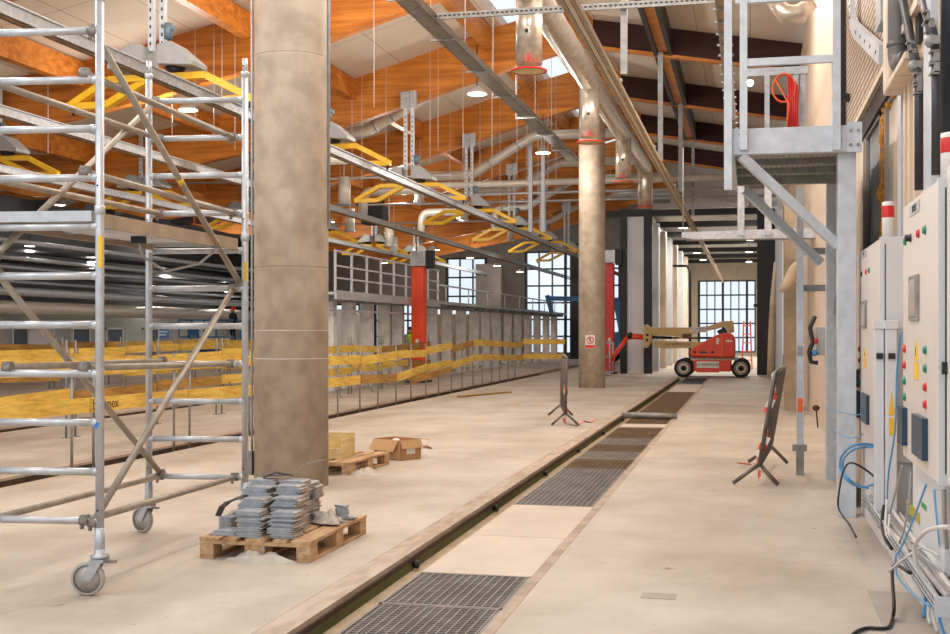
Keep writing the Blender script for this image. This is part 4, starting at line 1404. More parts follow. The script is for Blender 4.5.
# second family of white diagonal ducts deeper
for i, y in enumerate((27.0, 33.4, 39.8)):
    o = MB().path([(-9.3, y, 5.62), (-10.2, y, 5.62)] + bend((-10.2, y, 5.62), (-11, y, 5.62), (-11, y, 4.9), .3) + [(-11, y, 4.95)], .13, 14).build('drop_duct', M('white_duct'), None, (-10, y, 5.6))
    tag(o, ORD[i] + ' short white elbow duct between the first and second overhead rails', 'duct')
for i, (px, Y, z0) in enumerate(((344, 30, 4.9), (350, 36, 4.7), (389, 40, 4.5), (394, 46, 4.6), (432, 50, 4.5))):
    x = at(px, 200, Y=Y).x
    o = MB().path([(x, Y, z0), (x, Y, z0 + .7)], [.15, .15], 16).build('drop_duct', M('white_duct'), None, (x, Y, z0)); tag(o, ORD[i] + ' upright silver duct stub under the timber roof, counted from the near column', 'duct')
    MB().lathe([(0, 0), (.2, 0), (.2, .025), (.15, .03)], (x, Y, z0 - .02), 16).build('flange', M('galvanised'), o)
    MB().tube((x, Y, z0 + .7), (x, Y, zb(x) + .9), .012, 6).build('hanger_rod', M('cable_white'), o)
# cross pipes in front of the portal
for i, (z, r, c) in enumerate(((6.62, .11, 'white_duct'), (6.30, .05, 'galvanised'), (6.05, .04, 'galvanised'))):
    o = MB().tube((-11.5, 40.4 + .3 * i, z), (.9, 40.4 + .3 * i, z), r, 12).build('cross_pipe', M(c), None, (-5, 40.4, z)); tag(o, ['thick pale', 'middle silver', 'lowest thin silver'][i] + ' pipe crossing the hall just before the black portal', 'pipe')
# foil bundle at the aisle wall, high up
b = MB(); pts = [at(772, 8, Y=16) + Vector((0, 0, .1)), at(785, 14, Y=16), at(800, 14, Y=16), at(812, 2, Y=16)]
b.path(pts, [.08, .13, .13, .09], 14)
o = b.build('foil_hose', M('foil_duct'), None, pts[1]); tag(o, 'bulging foil hose high above the platform', 'hose')
# pipes of the side wing
WP = [(2.36, -25.3, .26, 'white_duct', 'thick cream pipe low along the dark side wing'), (2.93, -25.0, .15, 'galvanised_pale', 'silver jointed pipe above the cream one in the side wing'), (3.3, -25.2, .07, 'galvanised_pale', 'thin pale pipe over the silver jointed pipe in the side wing'),
      (3.75, -24.8, .07, 'galvanised_pale', 'second thin pale pipe up the dark side wing'), (4.1, -24.9, .07, 'galvanised_pale', 'third thin pipe up the dark side wing'), (4.6, -24.4, .09, 'galvanised_pale', 'topmost pale pipe of the dark side wing')]
for z, x, r, mm, lb in WP:
    o = MB().tube((x, 22, z), (x, 64, z), r, 12).build('service_pipe', M(mm), None, (x, 40, z)); tag(o, lb, 'pipe')
for i, z in enumerate((3.5, 3.95, 4.35)):
    o = MB().box(-25.6, -24.2, 24, 66, z, z + .06).build('cable_tray', M('black_steel' if i != 1 else 'galvanised_dark'), None, (-25, 40, z)); tag(o, ['lowest', 'middle', 'highest'][i] + ' cable tray along the dark side wing', 'cable tray')
# dark boxes hung under the far roof valley
for i, px in enumerate((45, 100, 185, 212, 375)):
    p = at(px, 215, Y=42)
    o = MB().box(p.x - .4, p.x + .4, 41.6, 42.4, p.z - .35, p.z + .55).build('hanging_unit', M('charcoal_wall'), None, p); tag(o, ORD[i] + ' dark unit hung below the roof valley, counted from the picture edge', 'unit')

# =================================================================== LAMPS
LP = [(477, 94, 23.4), (543, 153, 31), (188, 110, 22.5), (138, 157, 32), (402, 194, 37), (330, 222, 46), (458, 218, 44), (502, 230, 48), (393, 238, 52), (436, 250, 56), (470, 258, 60), (497, 266, 60), (384, 263, 62), (520, 272, 62), (60, 205, 40), (110, 222, 44), (160, 236, 50), (216, 216, 40), (92, 262, 42), (165, 281, 50), (228, 290, 56), (30, 246, 38)]
lamp0 = None
for i, (px, py, Y) in enumerate(LP):
    p = at(px, py, Y=Y)
    lab = ORD[i] + ' round pendant lamp glowing under the timber roof, numbered from the column outwards'
    if lamp0 is None:
        lamp0 = thing('pendant_lamp', lab, 'lamp', p, 'pendant lamps under the timber roof')
        MB().lathe([(.0, .16), (.06, .15), (.14, .08), (.20, .02), (.20, 0)], p, 20).build('lamp_shade', M('lamp_housing'), lamp0)
        MB().lathe([(.0, -.012), (.185, -.012), (.185, 0.004)], p, 20).build('diffuser', M('lamp_glow'), lamp0)
        MB().tube(p + Vector((0, 0, .15)), p + Vector((0, 0, 1.0)), .012, 6).build('stem', M('black_steel'), lamp0)
    else:
        dup(lamp0, p, None, lab)
    la = bpy.data.lights.new('pendant_light', 'POINT'); la.shadow_soft_size = .2; la.energy = 430 if Y < 40 else 140; la.color = (1, .93, .84)
    lo = bpy.data.objects.new('pendant_light', la); COL.objects.link(lo); lo.location = p + Vector((0, 0, -.16)); lo['kind'] = 'helper'
RL = [(683, 228, 52), (692, 244, 60), (697, 253, 66), (703, 260, 72), (750, 209, 46), (750, 240, 58), (749, 252, 66), (749, 262, 72)]
for i, (px, py, Y) in enumerate(RL):
    p = at(px, py, Y=Y)
    dup(lamp0, p, None, ORD[i] + ' small round lamp between the black cross beams of the end room', 'end room lamps')
    la = bpy.data.lights.new('room_light', 'AREA'); la.shape = 'DISK'; la.size = .36; la.energy = 260; la.color = (1, .93, .84)
    lo = bpy.data.objects.new('room_light', la); COL.objects.link(lo); lo.location = p + Vector((0, 0, -.03)); lo['kind'] = 'helper'
p = at(750, 83, Y=17)
o = MB().ball(p, .05, 0, 12).build('work_bulb', M('lamp_glow'), None, p); tag(o, 'small bare bulb glowing behind the platform railing', 'bulb')

# =================================================================== ORANGE LIFTING COLUMNS
def lift_column(px, Y, ztop_, w, label, m_):
    x = at(px, 300, Y=Y).x
    t = thing('lifting_column', label, 'lifting column', (x, Y, 0))
    MB().box(x - w / 2, x + w / 2, Y - .2, Y + .2, 0, ztop_).build('mast', M(m_), t, bev=.02)
    MB().box(x - w * .15, x + w * .15, Y - .21, Y - .2, .1, ztop_ - .1).build('mast_groove', M(m_), t)
    MB().box(x - w / 2 - .02, x + w / 2 + .06, Y - .25, Y + .2, ztop_ + .02, ztop_ + .48).build('control_box', M('galvanised'), t, bev=.01)
    b = MB(); b.box(x + w / 2 + .05, x + w / 2 + .28, Y - .1, Y + .15, ztop_ - .05, ztop_ + .5); b.build('drive_motor', M('black_steel'), t)
    MB().box(x - w * .8, x + w * .8, Y - .4, Y + .4, 0, .06).build('foot_plate', M('black_steel'), t)
    b = MB(); b.obox((x, Y - .21, 1.25), (.1, .01, .1)); b.obox((x, Y - .21, 1.12), (.14, .01, .1)); b.build('pictogram', M('sticker_white'), t)
    return t
lift_column(419, 35, 3.48, .38, 'bright orange lifting column with grey box on top', 'orange_paint')
lift_column(610, 43.6, 4.0, .3, 'bright red lifting column half hidden by the far column', 'red_paint')

# =================================================================== ZINC FRAMEWORK (GANTRY)
GX = -10.5
t = thing('steel_gantry', 'long grey zinc framework of close uprights carrying a walkway', 'gantry', (GX, 48, 0))
ZG = 2.32
gy = [at(px, 331, X=GX).y for px in (329, 349, 367, 384, 398, 432, 447, 461, 474, 486, 497, 508, 518, 528, 537, 546, 554)]
for i, y in enumerate(gy):
    b = MB(); b.box(GX - .17, GX + .17, y - .14, y + .14, 0, ZG)
    b.build('upright', M('zinc_stud'), t, bev=.02)
    MB().box(GX - .5, GX + .5, y - .08, y + .08, ZG, ZG + .14).build('cross_head', M('galvanised_dark'), t)
YA, YB = gy[0] - 1.0, gy[-1] + 1.0
YM = at(424, 331, X=GX).y
MB().box(GX - .6, GX + .5, YA, YB, ZG + .14, ZG + .2).build('walkway_deck', M('galvanised_pale'), t)
MB().box(GX + .50, GX + .56, YA, YM, ZG + .02, ZG + .24).build('walkway_edge', M('galvanised_pale'), t)
MB().box(GX + .50, GX + .56, YM, YB, ZG + .12, ZG + .22).build('walkway_edge', M('galvanised_pale'), t)
MB().box(GX + .3, GX + .36, YA, YM, ZG - .28, ZG - .22).build('lower_rail', M('galvanised_pale'), t)
for z in (.55, .85, 1.22):
    MB().box(GX + .5, GX + .54, YA, YM, ZG + z - .02, ZG + z + .02).build('guard_rail', M('galvanised_pale'), t)
y = YA
while y < YM:
    MB().box(GX + .5, GX + .55, y - .035, y + .035, ZG + .2, ZG + 1.24).build('guard_stanchion', M('galvanised_pale'), t); y += 1.25
MB().tube((GX + .5, YM, ZG + .75), (GX + .5, YB, ZG + .75), .03, 8).build('handrail', M('galvanised_pale'), t)
for k in range(9):
    yy_ = YM + 1 + k * (YB - YM - 1.5) / 8
    MB().tube((GX + .5, yy_, ZG + .2), (GX + .5, yy_, ZG + .75), .022, 8).build('guard_stanchion', M('galvanised_pale'), t)
# crates and pale panels behind the framework
for i, (px, w) in enumerate(((338, 1.1), (362, .8), (448, .9), (470, .7))):
    Y = 44 + i * 4
    x = at(px, 330, Y=Y).x
    o = MB().box(x - w / 2, x + w / 2, Y - .3, Y + .3, 0, 2.3).build('stacked_panel', M('door_panel_white' if i < 2 else 'tarp_tan'), None, (x, Y, 0), .02)
    tag(o, ['wide white panel', 'narrower white panel', 'wide tan panel', 'narrow tan panel'][i] + ' standing behind the zinc framework', 'panel')

# =================================================================== BOOM LIFT
LY = 41.6
def lx(px):
    return at(px, 360, Y=LY - 1.0).x
def lz(py):
    return at(700, py, Y=LY - 1.0).z
xl = lx(683.5); xr = lx(741)
t = thing('boom_lift', 'red and cream articulated boom lift parked across the portal', 'boom lift', ((xl + xr) / 2, LY, 0))
wr = .315
for x in (xl, xr):
    for s in (-1, 1):
        y = LY + s * .85
        w = MB(); w.lathe([(.17, -.14), (.29, -.14), (wr, -.10), (wr, .10), (.29, .14), (.17, .14)], (x, y, wr), 28, axis=(0, 1, 0)); ww = w.build('wheel', M('black_rubber'), t)
        w = MB(); w.lathe([(.0, -.145), (.07, -.145), (.08, -.12), (.18, -.13), (.2, -.142), (.215, -.142), (.215, .142), (.0, .142)], (x, y, wr), 24, axis=(0, 1, 0)); w.build('rim', M('rim_white'), ww)
        w = MB(); w.lathe([(0, -.16), (.09, -.16), (.09, -.14)], (x, y, wr), 16, axis=(0, 1, 0)); w.build('hub_cap', M('black_steel'), ww)
b = MB(); yc = LY - 1.0
b.box(lx(693), lx(731), LY - .85, LY + .85, .2, lz(360.5))
ch = b.build('chassis', M('lift_red'), t, bev=.03)
MB().box(lx(696.5), lx(719), LY - .9, LY - .85, lz(368), lz(361.5)).build('name_plate', M('sticker_white'), ch)
MB().box(lx(696), lx(719), LY - .88, LY - .85, lz(372.5), lz(368.2)).build('side_panel', M('lift_red'), ch)
lettering('chassis_lettering', 'LA WERNOUSS', .115, (lx(707.7), LY - .905, lz(364.7)), FACE_CAM, 'ink_black', ch)
b = MB()
for x in (xl, xr):
    b.box(x - .1, x + .1, LY - .8, LY + .8, .2, .42)
b.build('axle', M('black_steel'), t)
b = MB(); b.box(lx(690), lx(738), LY - .6, LY + .6, lz(360.5), lz(357.5)); b.build('turntable', M('rim_white'), t)
# red counterweight housing
poly = [(lx(690), lz(357)), (lx(689), lz(351)), (lx(694), lz(347.5)), (lx(715), lz(335.5)), (lx(722), lz(333.2)), (lx(728), lz(332.5)), (lx(733), lz(335)), (lx(735), lz(340)), (lx(735), lz(357.5))]
b = MB(); b.prism(poly, 1, LY - .85, LY - .15); cw = b.build('counterweight_housing', M('lift_red'), t, bev=.05)
b = MB(); b.prism([(x, z) for x, z in poly], 1, LY + .15, LY + .85); b.build('counterweight_housing', M('lift_red'), t, bev=.05)
MB().box(lx(716), lx(719), LY - .86, LY - .85, lz(344), lz(338)).build('panel_label', M('sticker_white'), cw)
MB().box(lx(726), lx(732), LY - .86, LY - .85, lz(342), lz(340)).build('panel_label', M('sticker_white'), cw)
b = MB(); b.box(lx(721.2), lx(722.2), LY - .856, LY - .85, lz(357), lz(335)); b.build('panel_seam', M('sticker_orange'), cw)
for px in (694.5, 712.5):
    k = MB(); k.tube((lx(px), LY - .865, lz(352.2)), (lx(px), LY - .85, lz(352.2)), .045, 12); k.build('lifting_eye', M('black_steel'), cw)
MB().box(lx(699), lx(707), LY - .862, LY - .85, lz(353.5), lz(351.5)).build('type_plate', M('navy_plastic'), cw)
# booms
def plate_poly(pts):
    return [(lx(a), lz(c)) for a, c in pts]
b = MB(); b.prism(plate_poly([(652, 341), (665, 341.5), (700, 342), (720, 340), (720, 348), (692, 348.3), (662, 349), (652, 347)]), 1, LY - .2, LY + .2); lb = b.build('lower_boom', M('lift_cream'), t, bev=.02)
lettering('boom_lettering', 'LA WERNOUSS', .12, (lx(677), LY - .205, lz(344.6)), FACE_CAM, 'ink_black', lb)
b = MB(); b.prism(plate_poly([(643, 325), (651, 327.5), (690, 327.3), (708, 326), (722, 321), (733, 320.8), (734, 332.5), (728, 333), (724, 326.5), (716, 329), (700, 332), (690, 334), (684, 338.5), (679, 339), (674, 336), (645, 335.5)]), 1, LY - .22, LY + .22); ub = b.build('upper_boom', M('lift_cream'), t, bev=.02)
MB().box(lx(689), lx(707), LY - .228, LY - .22, lz(332.3), lz(327)).build('boom_label', M('sticker_white'), ub)
lettering('boom_lettering', 'WYNAJEM 24', .10, (lx(698), LY - .232, lz(328.6)), FACE_CAM, 'ink_black', ub)
lettering('boom_lettering', '122 555 501', .10, (lx(698), LY - .232, lz(331)), FACE_CAM, 'ink_black', ub)
b = MB(); b.prism(plate_poly([(641.5, 324.5), (645, 324.5), (650, 333), (650, 340), (645, 348.5), (641.5, 348.5)]), 1, LY - .27, LY + .27); b.build('knuckle', M('lift_cream'), t, bev=.02)
b = MB()
for c in ((645.5, 335), (645.2, 340.3)):
    b.tube((lx(c[0]), LY - .285, lz(c[1])), (lx(c[0]), LY - .27, lz(c[1])), .05, 12)
b.build('pivot_pin', M('black_steel'), t)
b = MB(); b.tube((lx(650), LY, lz(337.5)), (lx(670), LY, lz(338)), .045, 10); b.tube((lx(668), LY, lz(338)), (lx(712), LY, lz(338.4)), .03, 10); b.build('hydraulic_ram', M('black_steel'), t)
b = MB(); b.prism(plate_poly([(716, 331), (724, 327), (728, 333.5), (718, 334)]), 1, LY - .14, LY + .14); b.build('boom_pivot', M('black_steel'), t)
MB().box(lx(681), lx(690), LY - .24, LY + .24, lz(338.3), lz(334)).build('boom_rest', M('grating_rust'), t)
# jib and basket reaching behind the far column
b = MB(); b.path([(lx(643), LY, lz(337.5)), (lx(634), LY, lz(336.8)), (lx(628), LY, lz(336.4))], .10, 10); b.build('jib_link', M('lift_red'), t)
b = MB(); b.path([(lx(627), LY, lz(334.5)), (lx(614), LY, lz(352)), (lx(608), LY, lz(362))], .075, 10); b.build('jib', M('lift_red'), t)
b = MB(); b.ball((lx(627.5), LY, lz(336)), .13, 0, 10); b.build('jib_knuckle', M('black_steel'), t)
b = MB()
bx0, bx1 = lx(592), lx(608)
for z in (.12, .65, 1.15):
    b.path([(bx0, LY - .5, z), (bx1, LY - .5, z), (bx1, LY + .5, z), (bx0, LY + .5, z), (bx0, LY - .5, z)], .025, 8)
for x in (bx0, bx1):
    for yy in (-.5, .5):
        b.tube((x, LY + yy, .1), (x, LY + yy, 1.15), .025, 8)
b.box(bx0, bx1, LY - .5, LY + .5, .08, .12)
b.build('basket', M('galvanised'), t)
# orange step frame beyond the lift
p = at(747, 340, Y=50)
t = thing('step_ladder', 'orange step ladder standing behind the boom lift near the black stile', 'ladder', (p.x, 50, 0))
for s in (-1, 1):
    MB().bar((p.x + s * .2, 49.9, 0), (p.x + s * .13, 50.2, 1.95), .06, .06).build('rail', M('orange_paint'), t)
for k in range(5):
    z = .35 + k * .35
    MB().box(p.x - .17, p.x + .17, 49.95 + .035 * k, 50.0 + .035 * k, z, z + .04).build('tread', M('orange_paint'), t)

# =================================================================== BLUE MACHINES
sx, sY = at(210, 340, Y=46).x, 46.0
t = thing('scissor_lift', 'blue scissor lift with raised guard rails by the side wing', 'scissor lift', (sx, sY, 0))
hw = 1.1
MB().box(sx - hw, sx + hw, sY - .55, sY + .55, .25, .6).build('chassis', M('blue_paint'), t, bev=.03)
for x in (-.8, .8):
    for s in (-1, 1):
        w = MB(); w.lathe([(0, -.08), (.2, -.08), (.2, .08), (0, .08)], (sx + x, sY + s * .55, .2), 18, axis=(0, 1, 0)); w.build('wheel', M('black_rubber'), t)
b = MB()
for s in (-.4, .4):
    b.bar((sx - .9, sY + s, .62), (sx + .9, sY + s, .92), .05, .08); b.bar((sx + .9, sY + s, .62), (sx - .9, sY + s, .92), .05, .08)
b.build('scissor_arm', M('blue_paint'), t)
MB().box(sx - hw, sx + hw, sY - .6, sY + .6, .92, 1.05).build('platform', M('blue_paint'), t)
b = MB()
for z in (1.3, 1.65, 2.0):
    b.path([(sx - hw, sY - .6, z), (sx + hw, sY - .6, z), (sx + hw, sY + .6, z), (sx - hw, sY + .6, z), (sx - hw, sY - .6, z)], .03, 8)
for k in range(5):
    x = sx - hw + 2 * hw * k / 4
    for s in (-.6, .6):
        b.tube((x, sY + s, 1.05), (x, sY + s, 2.0), .028, 8)
b.build('guard_rail', M('blue_paint'), t)
MB().box(sx - .7, sx - .2, sY - .63, sY - .58, 1.25, 1.7).build('control_panel', M('blue_paint'), t)
# blue boom beyond the far column
bp = at(612, 340, Y=58); kx = at(547, 300, Y=58)
t = thing('boom_lift', 'blue boom lift behind the far column with its arm held out level', 'boom lift', (bp.x, 58, 0))
MB().box(bp.x - .3, bp.x + 1.2, 57.2, 58.8, .45, 1.5).build('chassis', M('blue_paint'), t, bev=.05)
for x in (-.1, 1.0):
    for s in (-.8, .8):
        w = MB(); w.lathe([(0, -.15), (.4, -.15), (.4, .15), (0, .15)], (bp.x + x, 58 + s, .4), 20, axis=(0, 1, 0)); w.build('wheel', M('black_rubber'), t)
MB().bar((bp.x + .5, 58, 1.5), (bp.x + .2, 58, 3.1), .3, .3).build('mast', M('blue_paint'), t)
MB().bar((bp.x + .3, 58, 3.05), (kx.x, 58, 3.15), .2, .22).build('arm', M('blue_paint'), t)
MB().bar((kx.x, 58, 3.3), (kx.x + .25, 58, 2.4), .18, .2).build('knuckle', M('blue_paint'), t)

# =================================================================== PEOPLE
def person(name_label, x, y, z, h, body_m, top_m, cap_m, face):
    """standing worker; face = direction faced (radians)"""
    t = thing('person', name_label, 'person', (x, y, z))
    R = Matrix.Rotation(face, 3, 'Z')
    s = h / 1.75
    J = {'pel': (0, 0, .95), 'spine': (0, .01, 1.15), 'chest': (0, .0, 1.36), 'neck': (0, .0, 1.50), 'head': (0, -.02, 1.62), 'top': (0, -.01, 1.72),
         'shl': (-.19, 0, 1.43), 'ell': (-.25, .02, 1.15), 'wrl': (-.2, -.22, 1.08), 'hal': (-.17, -.3, 1.08), 'shr': (.19, 0, 1.43), 'elr': (.26, .02, 1.15), 'wrr': (.22, -.2, 1.05), 'har': (.2, -.28, 1.04),
         'hil': (-.09, 0, .9), 'knl': (-.10, -.03, .49), 'anl': (-.11, .02, .09), 'tol': (-.12, -.15, .03), 'hir': (.09, 0, .9), 'knr': (.10, -.02, .49), 'anr': (.12, .03, .09), 'tor': (.13, -.14, .03)}
    rad = {'pel': .15, 'spine': .135, 'chest': .155, 'neck': .058, 'head': .098, 'top': .075, 'shl': .075, 'ell': .05, 'wrl': .035, 'hal': .035, 'shr': .075, 'elr': .05, 'wrr': .035, 'har': .035,
           'hil': .1, 'knl': .065, 'anl': .048, 'tol': .04, 'hir': .1, 'knr': .065, 'anr': .048, 'tor': .04}
    E_ = [('pel', 'spine'), ('spine', 'chest'), ('chest', 'neck'), ('neck', 'head'), ('head', 'top'), ('chest', 'shl'), ('shl', 'ell'), ('ell', 'wrl'), ('wrl', 'hal'), ('chest', 'shr'), ('shr', 'elr'), ('elr', 'wrr'), ('wrr', 'har'),
          ('pel', 'hil'), ('hil', 'knl'), ('knl', 'anl'), ('anl', 'tol'), ('pel', 'hir'), ('hir', 'knr'), ('knr', 'anr'), ('anr', 'tor')]
    keys = list(J)
    me = bpy.data.meshes.new('body')
    me.from_pydata([R @ Vector(J[k]) * s for k in keys], [(keys.index(a), keys.index(b)) for a, b in E_], [])
    o = bpy.data.objects.new('body', me); COL.objects.link(o); o.parent = t
    me.materials.append(MATS[body_m])
    md = o.modifiers.new('skin', 'SKIN')
    sv = me.skin_vertices[0].data
    for i, k in enumerate(keys):
        sv[i].radius = (rad[k] * s, rad[k] * s * (.8 if k in ('pel', 'spine', 'chest') else 1))
    sv[0].use_root = True
    o.modifiers.new('smooth', 'SUBSURF').levels = 1
    o.modifiers['smooth'].render_levels = 1
    for p in me.polygons:
        p.use_smooth = True
    def part(name, mb, m_):
        q = mb
        q.v = [R @ v * s + Vector((x, y, z)) for v in q.v]
        q.build(name, M(m_), t)
    b = MB(); b.path([(0, 0, .93), (0, .005, 1.05), (0, .005, 1.2), (0, 0, 1.38), (0, 0, 1.46), (0, 0, 1.5)], [.18, .175, .18, .2, .17, .08], 14)
    for v in b.v:
        v.y *= .78
    part('vest', b, top_m)
    b = MB(); b.ball((0, -.02, 1.65), .115, 0, 14, (.92, 1.08, 1.15)); part('head', b, 'skin')
    b = MB(); b.path([(0, -.13, 1.65), (0, -.155, 1.62), (0, -.13, 1.60)], [.012, .02, .014], 8); part('nose', b, 'skin')
    b = MB(); b.ball((0, -.005, 1.70), .128, 0, 14, (.95, 1.1, .85)); b.v = [v for v in b.v]; part('helmet', b, cap_m)
    for sg, wr_, ha in ((-1, 'wrl', 'hal'), (1, 'wrr', 'har')):
        W_ = Vector(J[wr_]); b = MB()
        b.ball(W_ + Vector((0, -.05, 0)), .045, 0, 10, (.8, 1, .5))
        for f in range(4):
            o_ = W_ + Vector((-.03 + f * .02, -.08, 0)); L = (.06, .07, .068, .055)[f]
            b.path([o_, o_ + Vector((0, -L * .6, -.005)), o_ + Vector((0, -L, -.03))], [.009, .009, .007], 6)
        th_ = W_ + Vector((-sg * .035, -.04, 0)); b.path([th_, th_ + Vector((-sg * .03, -.03, 0)), th_ + Vector((-sg * .035, -.06, -.01))], [.011, .01, .008], 6)
        part('hand', b, 'skin')
    return t
wp = at(410, 345, Y=47)
person('person in lime vest and navy helmet standing beside the orange column', wp.x, 47, 0, 1.68, 'cloth_navy', 'vest_lime', 'cloth_navy', .5)
person('person in black wearing a red cap on the blue scissor lift', at(233, 330, Y=46).x, 46.0, 1.05, 1.45, 'cloth_black', 'cloth_black', 'cap_red', -.4)

# =================================================================== PLATFORM ON THE AISLE WALL
t = thing('steel_platform', 'galvanised raised platform with railings bracketed off the aisle wall', 'platform', (.4, 11.6, 3.0))
FY, RY = 10.32, 12.9
XPa, XPb = at(726, 140, Y=FY).x, at(862, 140, Y=FY).x
zf0, zf1 = at(790, 153, Y=FY).z, at(790, 127, Y=FY).z
MB().box(XPa - .005, XPb, FY, FY + .09, zf0, zf1).build('front_channel', M('galvanised_pale'), t, bev=.004)
MB().box(XPa, XPb, RY, RY + .09, zf0 + .05, zf1 - .02).build('rear_channel', M('galvanised_dark'), t)
MB().box(XPa, XPa + .07, FY + .09, RY, zf0 + .0, zf1 - .01).build('side_channel', M('galvanised_pale'), t)
MB().box(XPa + .07, XPb, FY + .09, RY, zf1 - .08, zf1 - .03).build('deck_plate', M('checker_deck'), t)
for k in range(3):
    y = FY + .65 * (k + 1)
    MB().box(XPa + .07, XPb, y, y + .06, zf0 + .08, zf1 - .08).build('joist', M('galvanised_dark'), t)
# legs: box posts to the floor
MB().box(.715, .86, 10.42, 10.62, 0, zf0).build('leg', M('galvanised_pale'), t, bev=.004)
MB().box(.775, .935, 13.0, 13.18, 0, zf0 + .1).build('leg', M('galvanised_pale'), t, bev=.004)
MB().box(XPb - .12, XPb, FY - .012, FY, zf0 - .01, zf1 + .02).build('end_plate', M('galvanised_pale'), t)
for (x, z) in ((XPb - .03, zf0 + .05), (XPb - .03, zf1 - .05), (XPb - .09, zf0 + .05), (XPb - .09, zf1 - .05), (XPa + .12, zf0 + .05), (XPa + .12, zf1 - .05)):
    MB().tube((x, FY - .02, z), (x, FY, z), .014, 8).build('bolt', M('galvanised_dark'), t)
# braces
a = at(741, 156, Y=FY + .05); c = at(838, 246, Y=10.52)
MB().bar(a, c, .08, .075).build('knee_brace', M('galvanised_pale'), t)
a = at(745, 190, Y=RY); c = at(821, 263, Y=13.05)
MB().bar(a, c, .08, .085).build('knee_brace', M('galvanised_pale'), t)
# railing: stanchions, mid rail, top rail
def vbar(px, Y, pyb, pyt, w):
    a_ = at(px, pyb, Y=Y); z1 = at(px, pyt, Y=Y).z
    return MB().box(a_.x - w / 2, a_.x + w / 2, Y - .025, Y + .025, a_.z, z1)
vbar(743.5, FY - .03, 150, -30, .062).build('stanchion', M('galvanised_pale'), t)
vbar(836.5, FY - .03, 150, -30, .062).build('stanchion', M('galvanised_pale'), t)
vbar(728, FY - .03, 190, -30, .065).build('stanchion', M('galvanised_pale'), t)
a = at(742, 63, Y=FY - .03); c = at(836, 57, Y=FY - .03)
MB().box(a.x, c.x, FY - .05, FY, a.z - .03, a.z + .03).build('mid_rail', M('galvanised_pale'), t)
a = at(735, 3, Y=FY - .03)
MB().box(a.x, c.x, FY - .05, FY, a.z - .01, a.z + .06).build('top_rail', M('galvanised_pale'), t)
MB().box(XPa + .0, XPa + .05, FY, RY, at(742, 63, Y=FY).z - .03, at(742, 63, Y=FY).z + .03).build('mid_rail', M('galvanised_pale'), t)
a = at(742, 73, Y=RY); c = at(803, 75, Y=RY)
MB().box(a.x, c.x + .05, RY - .02, RY + .03, a.z - .04, a.z + .04).build('rear_rail', M('galvanised'), t)
for px in (767, 796, 803):
    vbar(px, RY, 130, 75, .05).build('rear_stanchion', M('galvanised'), t)
# second platform further down the aisle
t = thing('steel_platform', 'second raised platform further down the aisle under the first', 'platform', (.3, 20, 2.9))
q0 = at(682, 236, Y=22); q1 = at(775, 232, Y=22)
zq = q0.z
MB().prism([(q0.x, zq - .03), (q0.x + .2, zq - .07), (XW - .01, zq - .08), (XW - .01, zq + .1), (q0.x, zq + .06)], 1, 21.9, 22.1).build('front_channel', M('galvanised'), t)
MB().box(q0.x, XW - .01, 22.1, 23.6, zq + .02, zq + .08).build('deck_plate', M('checker_deck'), t)
for px in (741, 768):
    a_ = at(px, 200, Y=21.95)
    MB().box(a_.x - .06, a_.x + .06, 21.84, 21.9, zq - .02, zq + 1.15).build('stanchion', M('galvanised'), t)
MB().tube((q0.x + .02, 22, zq), (q0.x + .02, 22, zq + 1.6), .012, 6).build('chain', M('galvanised_dark'), t)
# red and orange hoses hung at the platform
hp = at(786, 85, Y=RY - .15)
pts = []
for k in range(34):
    a_ = k / 33 * 2.2 * 2 * PI + 1.2
    pts.append((hp.x - .02 + .115 * math.cos(a_), RY - .06 - k * .002, hp.z - .02 + .145 * math.sin(a_)))
pts += [(hp.x + .03, RY - .16, hp.z - .2), (hp.x + .01, RY - .17, hp.z - .42)]
o = MB().path(pts, .008, 8).build('hose_coil', M('cable_orange'), None, hp); tag(o, 'coil of thin orange hose hanging on the platform rear rail', 'hose')
b = MB()
for k in range(5):
    b.tube((hp.x + .03 + k * .02, RY - .1, hp.z + .12 - .03 * k), (hp.x + .02 + k * .022, RY - .12, hp.z - .52), .015, 8)
o = b.build('cable_bundle', M('cable_red'), None, hp); tag(o, 'dark red cable bundle drooping inside the platform railing', 'cable')

# slim support leg with orange label beside the platform
lp = at(800, 475, Z=0)
t = thing('support_leg', 'slim steel support leg with orange label in front of the beige wall', 'support leg', (lp.x, lp.y, 0))
MB().box(lp.x - .035, lp.x + .035, lp.y - .04, lp.y + .04, .1, 3.1).build('leg', M('galvanised_pale'), t)
MB().box(lp.x - .04, lp.x + .04, lp.y - .05, lp.y + .05, 0, .28).build('foot_sleeve', M('galvanised_dark'), t)
MB().box(lp.x - .08, lp.x + .07, lp.y - .055, lp.y + .03, .26, .33).build('foot_clamp', M('galvanised_dark'), t)
z = at(800, 405, Y=lp.y).z
MB().box(lp.x - .028, lp.x + .028, lp.y - .043, lp.y - .04, z - .075, z + .075).build('orange_label', M('sticker_orange'), t)
z = at(800, 351, Y=lp.y).z
MB().box(lp.x - .028, lp.x + .028, lp.y - .043, lp.y - .04, z - .05, z + .05).build('grey_label', M('galvanised_dark'), t)
for py in (251, 288):
    z = at(805, py, Y=lp.y).z
    MB().box(lp.x - .04, .93, lp.y + .04, lp.y + .09, z - .035, z + .035).build('wall_arm', M('galvanised_dark'), t)

